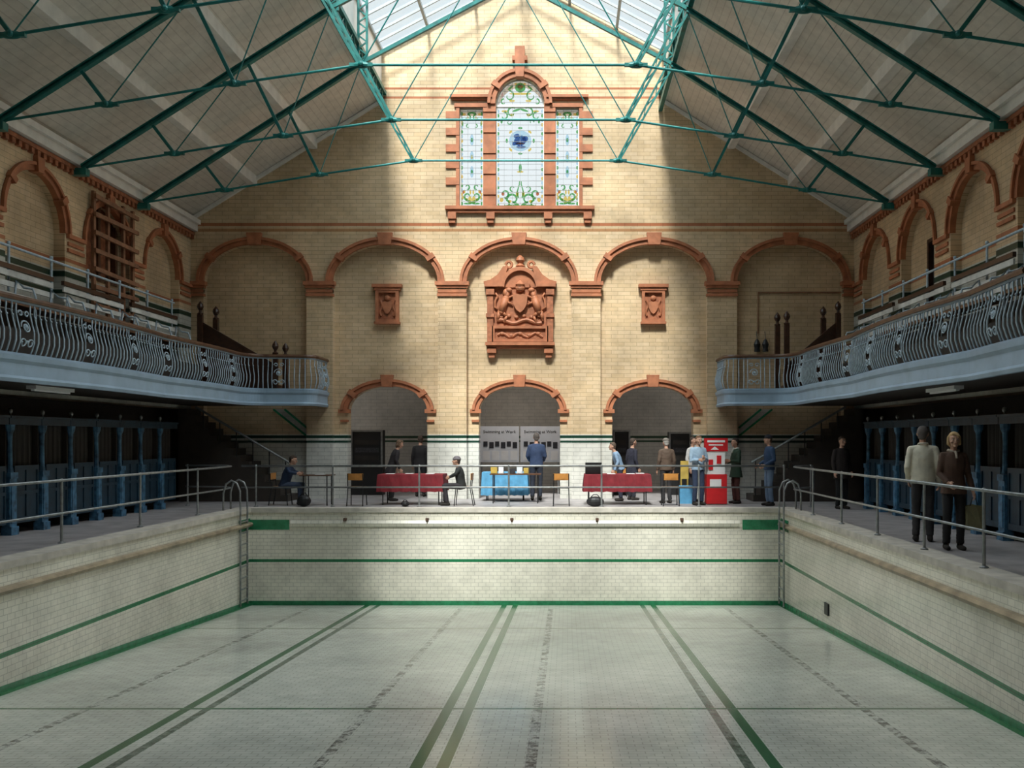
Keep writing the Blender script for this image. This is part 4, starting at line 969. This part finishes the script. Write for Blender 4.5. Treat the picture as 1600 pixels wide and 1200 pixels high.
    torso_loft(mb,P,N,[(hem,(.182+coat*.10)*k,.135*k+coat*.1),(-.02,.176*k,.13*k),(.3,(.150 if fem else .165)*k,.118*k),(.6,.176*f_*k,.128*k),(.78,.180*f_*k,.112*k),(.86,.165*f_*k,.10*k),(.93,.12*k,.088*k),(.98,.08*k,.076*k),(1.01,.064*k,.066*k)])
    for s in (-1,1):
        w=E[s].lerp(Wr[s],.97); mb.tube([S[s],S[s].lerp(E[s],.5),E[s],E[s].lerp(w,.5),w],[.060*k,.058*k,.050*k,.046*k,.039*k],12); mb.ball(S[s],.060*k); mb.ball(E[s],.050*k)
        mb.cap(N+V(s*.03,.012,-.035),S[s]+V(-s*.005,0,.002),.046*k,.056*k,12)
    jk=remesh(mb,'jacket',cloth_mat(top),vox,root,5,.0055)
    mb=MB()
    torso_loft(mb,P,N,[(-.16,.10*k,.10*k),(-.03,.165*k,.12*k),(.12,.155*k,.112*k)])
    for s in (-1,1):
        mb.tube([Hp[s],K[s]],[.090*k,.066*k],12); mb.ball(Hp[s],.090*k); mb.ball(K[s],.066*k); mb.tube([K[s],A[s]-(A[s]-K[s]).normalized()*.01],[.066*k,.056*k],12)
    remesh(mb,'trousers',cloth_mat(legs),vox,root,3,.006)
    for s in (-1,1):
        mb=MB(); a=A[s]; mb.cap(Vector((a.x,a.y+.04*k,.045*k)),Vector((a.x+s*.012*k,a.y-.15*k,.036*k)),.044*k,.036*k); mb.cap(Vector((a.x,a.y+.015*k,.05*k)),Vector((a.x,a.y+.01*k,.11*k)),.046*k,.044*k)
        for i in range(len(mb.v)):
            if mb.v[i][2]<.002: mb.v[i]=(mb.v[i][0],mb.v[i][1],.002)
        remesh(mb,'shoe',cloth_mat(shoe),.012,root,1)
    if not bald:
        mb=MB(); mb.ball(hp(0,.024,.030),(.081*k,.084*k,.094*k),14,RH); mb.ball(hp(0,-.018,.078),(.064*k,.062*k,.040*k),12,RH); mb.ball(hp(0,.052,-.035),(.062*k,.042*k,.06*k),12,RH)
        if longhair:
            for s in (-1,1): mb.cap(hp(s*.07,.015,.04),hp(s*.078,.012,-.06),.026*k,.024*k)
            mb.ball(hp(0,.055,-.05),(.08*k,.045*k,.075*k),12,RH)
            mb.cap(hp(-.03,-.062,.085),hp(.05,-.075,.06),.02*k,.018*k)
        remesh(mb,'hair',cloth_mat(hair),.009,root,1,.005)
    for s in (-1,1):
        MB().ball(hp(s*.030,-.0835,.008),(.013*k,.007*k,.007*k),8,RH).build('eye',M['eyewhite'],body,smooth=True,world=False)
        MB().ball(hp(s*.030,-.089,.008),(.0055*k,.003*k,.0055*k),8,RH).build('iris',M['black'],body,smooth=True,world=False)
        MB().ball(hp(s*.031,-.090,.028),(.018*k,.005*k,.0035*k),8,RH).build('eyebrow',cloth_mat(hair),body,smooth=True,world=False)
    MB().ball(hp(0,-.096,-.056),(.022*k,.004*k,.005*k),8,RH).build('mouth',M['terra'],body,smooth=True,world=False)
    if cap:
        mb=MB(); mb.ball(hp(0,.01,.06),(.090*k,.102*k,.07*k),14,RH)
        if cap=='brim': mb.ball(hp(0,-.10,.055),(.07*k,.06*k,.012*k),12,RH)
        else: mb.tube([hp(.086*math.cos(t*.5236),.01+.098*math.sin(t*.5236),.045) for t in range(12)],.016*k,8,closed=True)
        remesh(mb,'hat',cloth_mat(capc),.009,root,2)
    if collar:
        mb=MB(); mb.tube([N+V(.07*math.cos(t*.5236),.01+.072*math.sin(t*.5236),-.002+.012*math.cos(t*.5236*2)) for t in range(12)],.022*k,8,closed=True); mb.cap(N+V(.005,-.085,-.01),N+V(.01,-.122,-.10),.02*k,.02*k); remesh(mb,'scarf',cloth_mat(collar),.009,root,1,.004)
    if near:
        mb=MB(); mb.tube([N+V(.070*math.cos(t*.5236),.012+.074*math.sin(t*.5236),.010+(.01 if 0<t<6 else -.012)) for t in range(12)],.014*k,8,closed=True); remesh(mb,'collar',cloth_mat(tuple(c*.85 for c in top)),.007,root,1)
        for s in (-1,1):
            mb=MB(); a=E[s].lerp(Wr[s],.90); b2=E[s].lerp(Wr[s],1.0); mb.tube([a,b2],[.043*k,.041*k],14); mb.build('cuff',cloth_mat(tuple(c*.85 for c in top)),root,smooth=True,world=False)
        mb=MB(); mb.tube([P+V(.178*math.cos(t*PI/12),.13*math.sin(t*PI/12),-.055) for t in range(24)],.012*k,8,closed=True); mb.build('waistband',cloth_mat(tuple(c*.85 for c in top)),root,smooth=True,world=False)
    root.location=((PX(px,d) if x is None else x),d,0); root.rotation_euler=(0,0,rot)
    return root
person('standing man in a cream jacket and dark trousers seen from behind',1442,14.5,PI-.3,1.80,(.78,.72,.58),(.035,.032,.035),(.13,.11,.10),vox=.011,head=-.25,near=True,wr=[(-.23,-.06,.90),(.20,-.14,.93)])
WP=person('blonde woman in a brown jacket and dark trousers facing the camera by the right railing',1490,13.4,-.1,1.70,(.095,.05,.033),(.02,.018,.02),(.50,.33,.16),fem=True,longhair=True,vox=.011,head=-.1,coat=.10,near=False,
    el=[(-.205,.0,1.13),(.215,.03,1.13)],wr=[(-.13,-.19,1.0),(.26,-.05,.88)],collar=(.40,.33,.26))
person('seated person in dark blue writing at the small left table',444,22.5,PI/2,1.68,(.015,.03,.07),(.05,.07,.12),seated=True,lean=.3,nod=.25,el=[(-.22,-.2,.83),(.22,-.2,.83)],wr=[(-.14,-.36,.80),(.14,-.36,.80)])
person('standing visitor in dark clothes stooping behind the left red table',612,24.0,PI/2+.4,1.62,(.02,.015,.018),(.02,.02,.02),lean=.3,nod=.3,fem=True,longhair=True,hair=(.12,.07,.04),coat=.3)
person('visitor in black standing in the left arch near its right side',657,25.8,PI,1.7,(.012,.01,.012),(.012,.012,.015))
person('seated person in dark coat and grey woolly hat, right of the left red table',721,22.35,-PI/2,1.62,(.018,.02,.02),(.03,.025,.03),seated=True,lean=.15,cap='wool',capc=(.16,.14,.15),fem=True,el=[(-.2,-.12,.83),(.2,-.12,.83)],wr=[(-.1,-.30,.74),(.1,-.30,.74)])
person('standing man in a blue jacket seen from behind in the central arch',838,24.2,PI,1.76,(.03,.05,.11),(.02,.025,.04),(.10,.08,.07),el=[(-.23,-.02,1.15),(.23,-.02,1.15)],wr=[(-.18,-.2,1.02),(.18,-.2,1.02)])
person('visitor in a light blue shirt behind the right red table',969,24.0,-PI/2,1.55,(.22,.32,.45),(.03,.03,.05),(.1,.07,.05),lean=.3)
person('visitor in a dark navy coat standing right of the one in light blue',988,24.3,PI/2+.5,1.62,(.02,.02,.035),(.02,.02,.03),(.06,.04,.03),coat=.3)
person('man in a brown jacket and flat cap with his back turned near the right table',1041,23.1,PI+.3,1.62,(.10,.065,.045),(.03,.028,.03),(.35,.33,.3),cap='brim',capc=(.16,.14,.12))
person('man in a pale blue shirt with arms folded, left of the red stand',1091,22.45,.35,1.68,(.33,.45,.58),(.03,.045,.09),(.16,.08,.04),el=[(-.225,-.04,1.12),(.225,-.04,1.12)],wr=[(-.08,-.2,1.15),(.06,-.22,1.2)])
person('visitor in a white top half hidden behind the man in pale blue',1082,23.6,.9,1.66,(.55,.53,.52),(.03,.03,.04),(.05,.03,.02))
person('woman in a dark green coat standing right of the red stand',1150,23.0,-PI/2+.3,1.62,(.025,.05,.03),(.09,.025,.02),(.03,.02,.015),fem=True,coat=.35,el=[(-.2,-.03,1.12),(.2,-.03,1.12)],wr=[(-.1,-.22,1.1),(.12,-.24,1.15)],collar=(.5,.5,.45))
person('man in a navy jacket, jeans and dark cap facing left by the railing end',1202,22.25,-PI/2+.2,1.70,(.025,.055,.12),(.14,.2,.3),cap='wool',capc=(.01,.01,.015),wr=[(-.18,-.2,1.0),(.18,-.2,1.0)],el=[(-.22,.03,1.13),(.22,.03,1.13)])
person('shadowy figure in a dark brown coat by the right cubicles',1315,21.2,.3,1.66,(.02,.012,.01),(.012,.012,.012),coat=.3)
wx,wy=WP.location.x,WP.location.y
k_=1.70/1.75; lx,ly=.27*k_,-.06*k_
bx=wx+lx*math.cos(-.1)-ly*math.sin(-.1); by=wy+lx*math.sin(-.1)+ly*math.cos(-.1)
r=thing('carrier_bag','olive paper carrier bag hanging from the hand of the woman in brown','bag',(bx,by,.3))
mb=MB(); mb.add([(bx-.11,by-.05,.3),(bx+.11,by-.05,.3),(bx+.11,by+.06,.3),(bx-.11,by+.06,.3),(bx-.12,by-.045,.64),(bx+.12,by-.045,.64),(bx+.12,by+.055,.64),(bx-.12,by+.055,.64),(bx,by-.06,.66),(bx,by+.065,.66)],[(0,1,2,3),(0,4,8,5,1),(1,5,6,2),(2,6,9,7,3),(3,7,4,0)]); mb.build('bag_body',mat('olive_paper',(.26,.24,.13),.7),r)
MB().tube([(bx-.06,by,.63),(bx-.02,by,.76),(bx+.02,by,.76),(bx+.06,by,.63)],.006,5).build('handle',M['black'],r)

# ------------------------------------------------------------------ light
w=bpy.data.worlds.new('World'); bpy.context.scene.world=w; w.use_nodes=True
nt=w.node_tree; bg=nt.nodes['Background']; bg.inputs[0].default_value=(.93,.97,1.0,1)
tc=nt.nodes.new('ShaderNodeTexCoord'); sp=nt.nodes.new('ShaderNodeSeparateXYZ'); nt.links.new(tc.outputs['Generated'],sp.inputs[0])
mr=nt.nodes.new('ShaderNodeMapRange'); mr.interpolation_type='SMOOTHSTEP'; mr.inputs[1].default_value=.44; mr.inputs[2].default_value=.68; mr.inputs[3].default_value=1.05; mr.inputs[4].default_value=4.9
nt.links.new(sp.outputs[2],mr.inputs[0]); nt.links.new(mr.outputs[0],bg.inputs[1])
def area(loc,rot,sx,sy,energy=0,portal=False,color=(1,1,1)):
    l=bpy.data.lights.new('area','AREA'); l.shape='RECTANGLE'; l.size=sx; l.size_y=sy; l.energy=energy; l.color=color
    if portal: l.cycles.is_portal=True
    o=bpy.data.objects.new('skylight_portal' if portal else 'corridor_fill',l); COL.objects.link(o); o.location=loc; o.rotation_euler=rot; return o
area((0,(LY+25.2)/2,11.86),(0,0,0),7.5,25.2-LY,1,True)
s=bpy.data.lights.new('sun','SUN'); s.energy=9.8; s.angle=.16; s.color=(1,.94,.87)
o=bpy.data.objects.new('sun',s); COL.objects.link(o); o.rotation_euler=Vector((.07,.64,-.77)).to_track_quat('-Z','Y').to_euler()
area((-.09,26.0,3.9),(0,0,0),1.5,.6,38,False,(1,.95,.9))  # added fill without a fitting, brightens the boards in the central arch
for x in (-3.64,3.49): area((x,26.0,3.9),(0,0,0),1.5,.6,8,False,(1,.93,.85))  # weaker added fills behind the side arches, no real lamps there

cam=bpy.data.cameras.new('camera'); cam.sensor_width=36
cam.lens=F/1600*36; cam.shift_x=-85/1600; cam.shift_y=86/1600; cam.clip_end=200
o=bpy.data.objects.new('camera',cam); COL.objects.link(o); o.location=(CX,0,CZ); o.rotation_euler=(PI/2,0,0); bpy.context.scene.camera=o
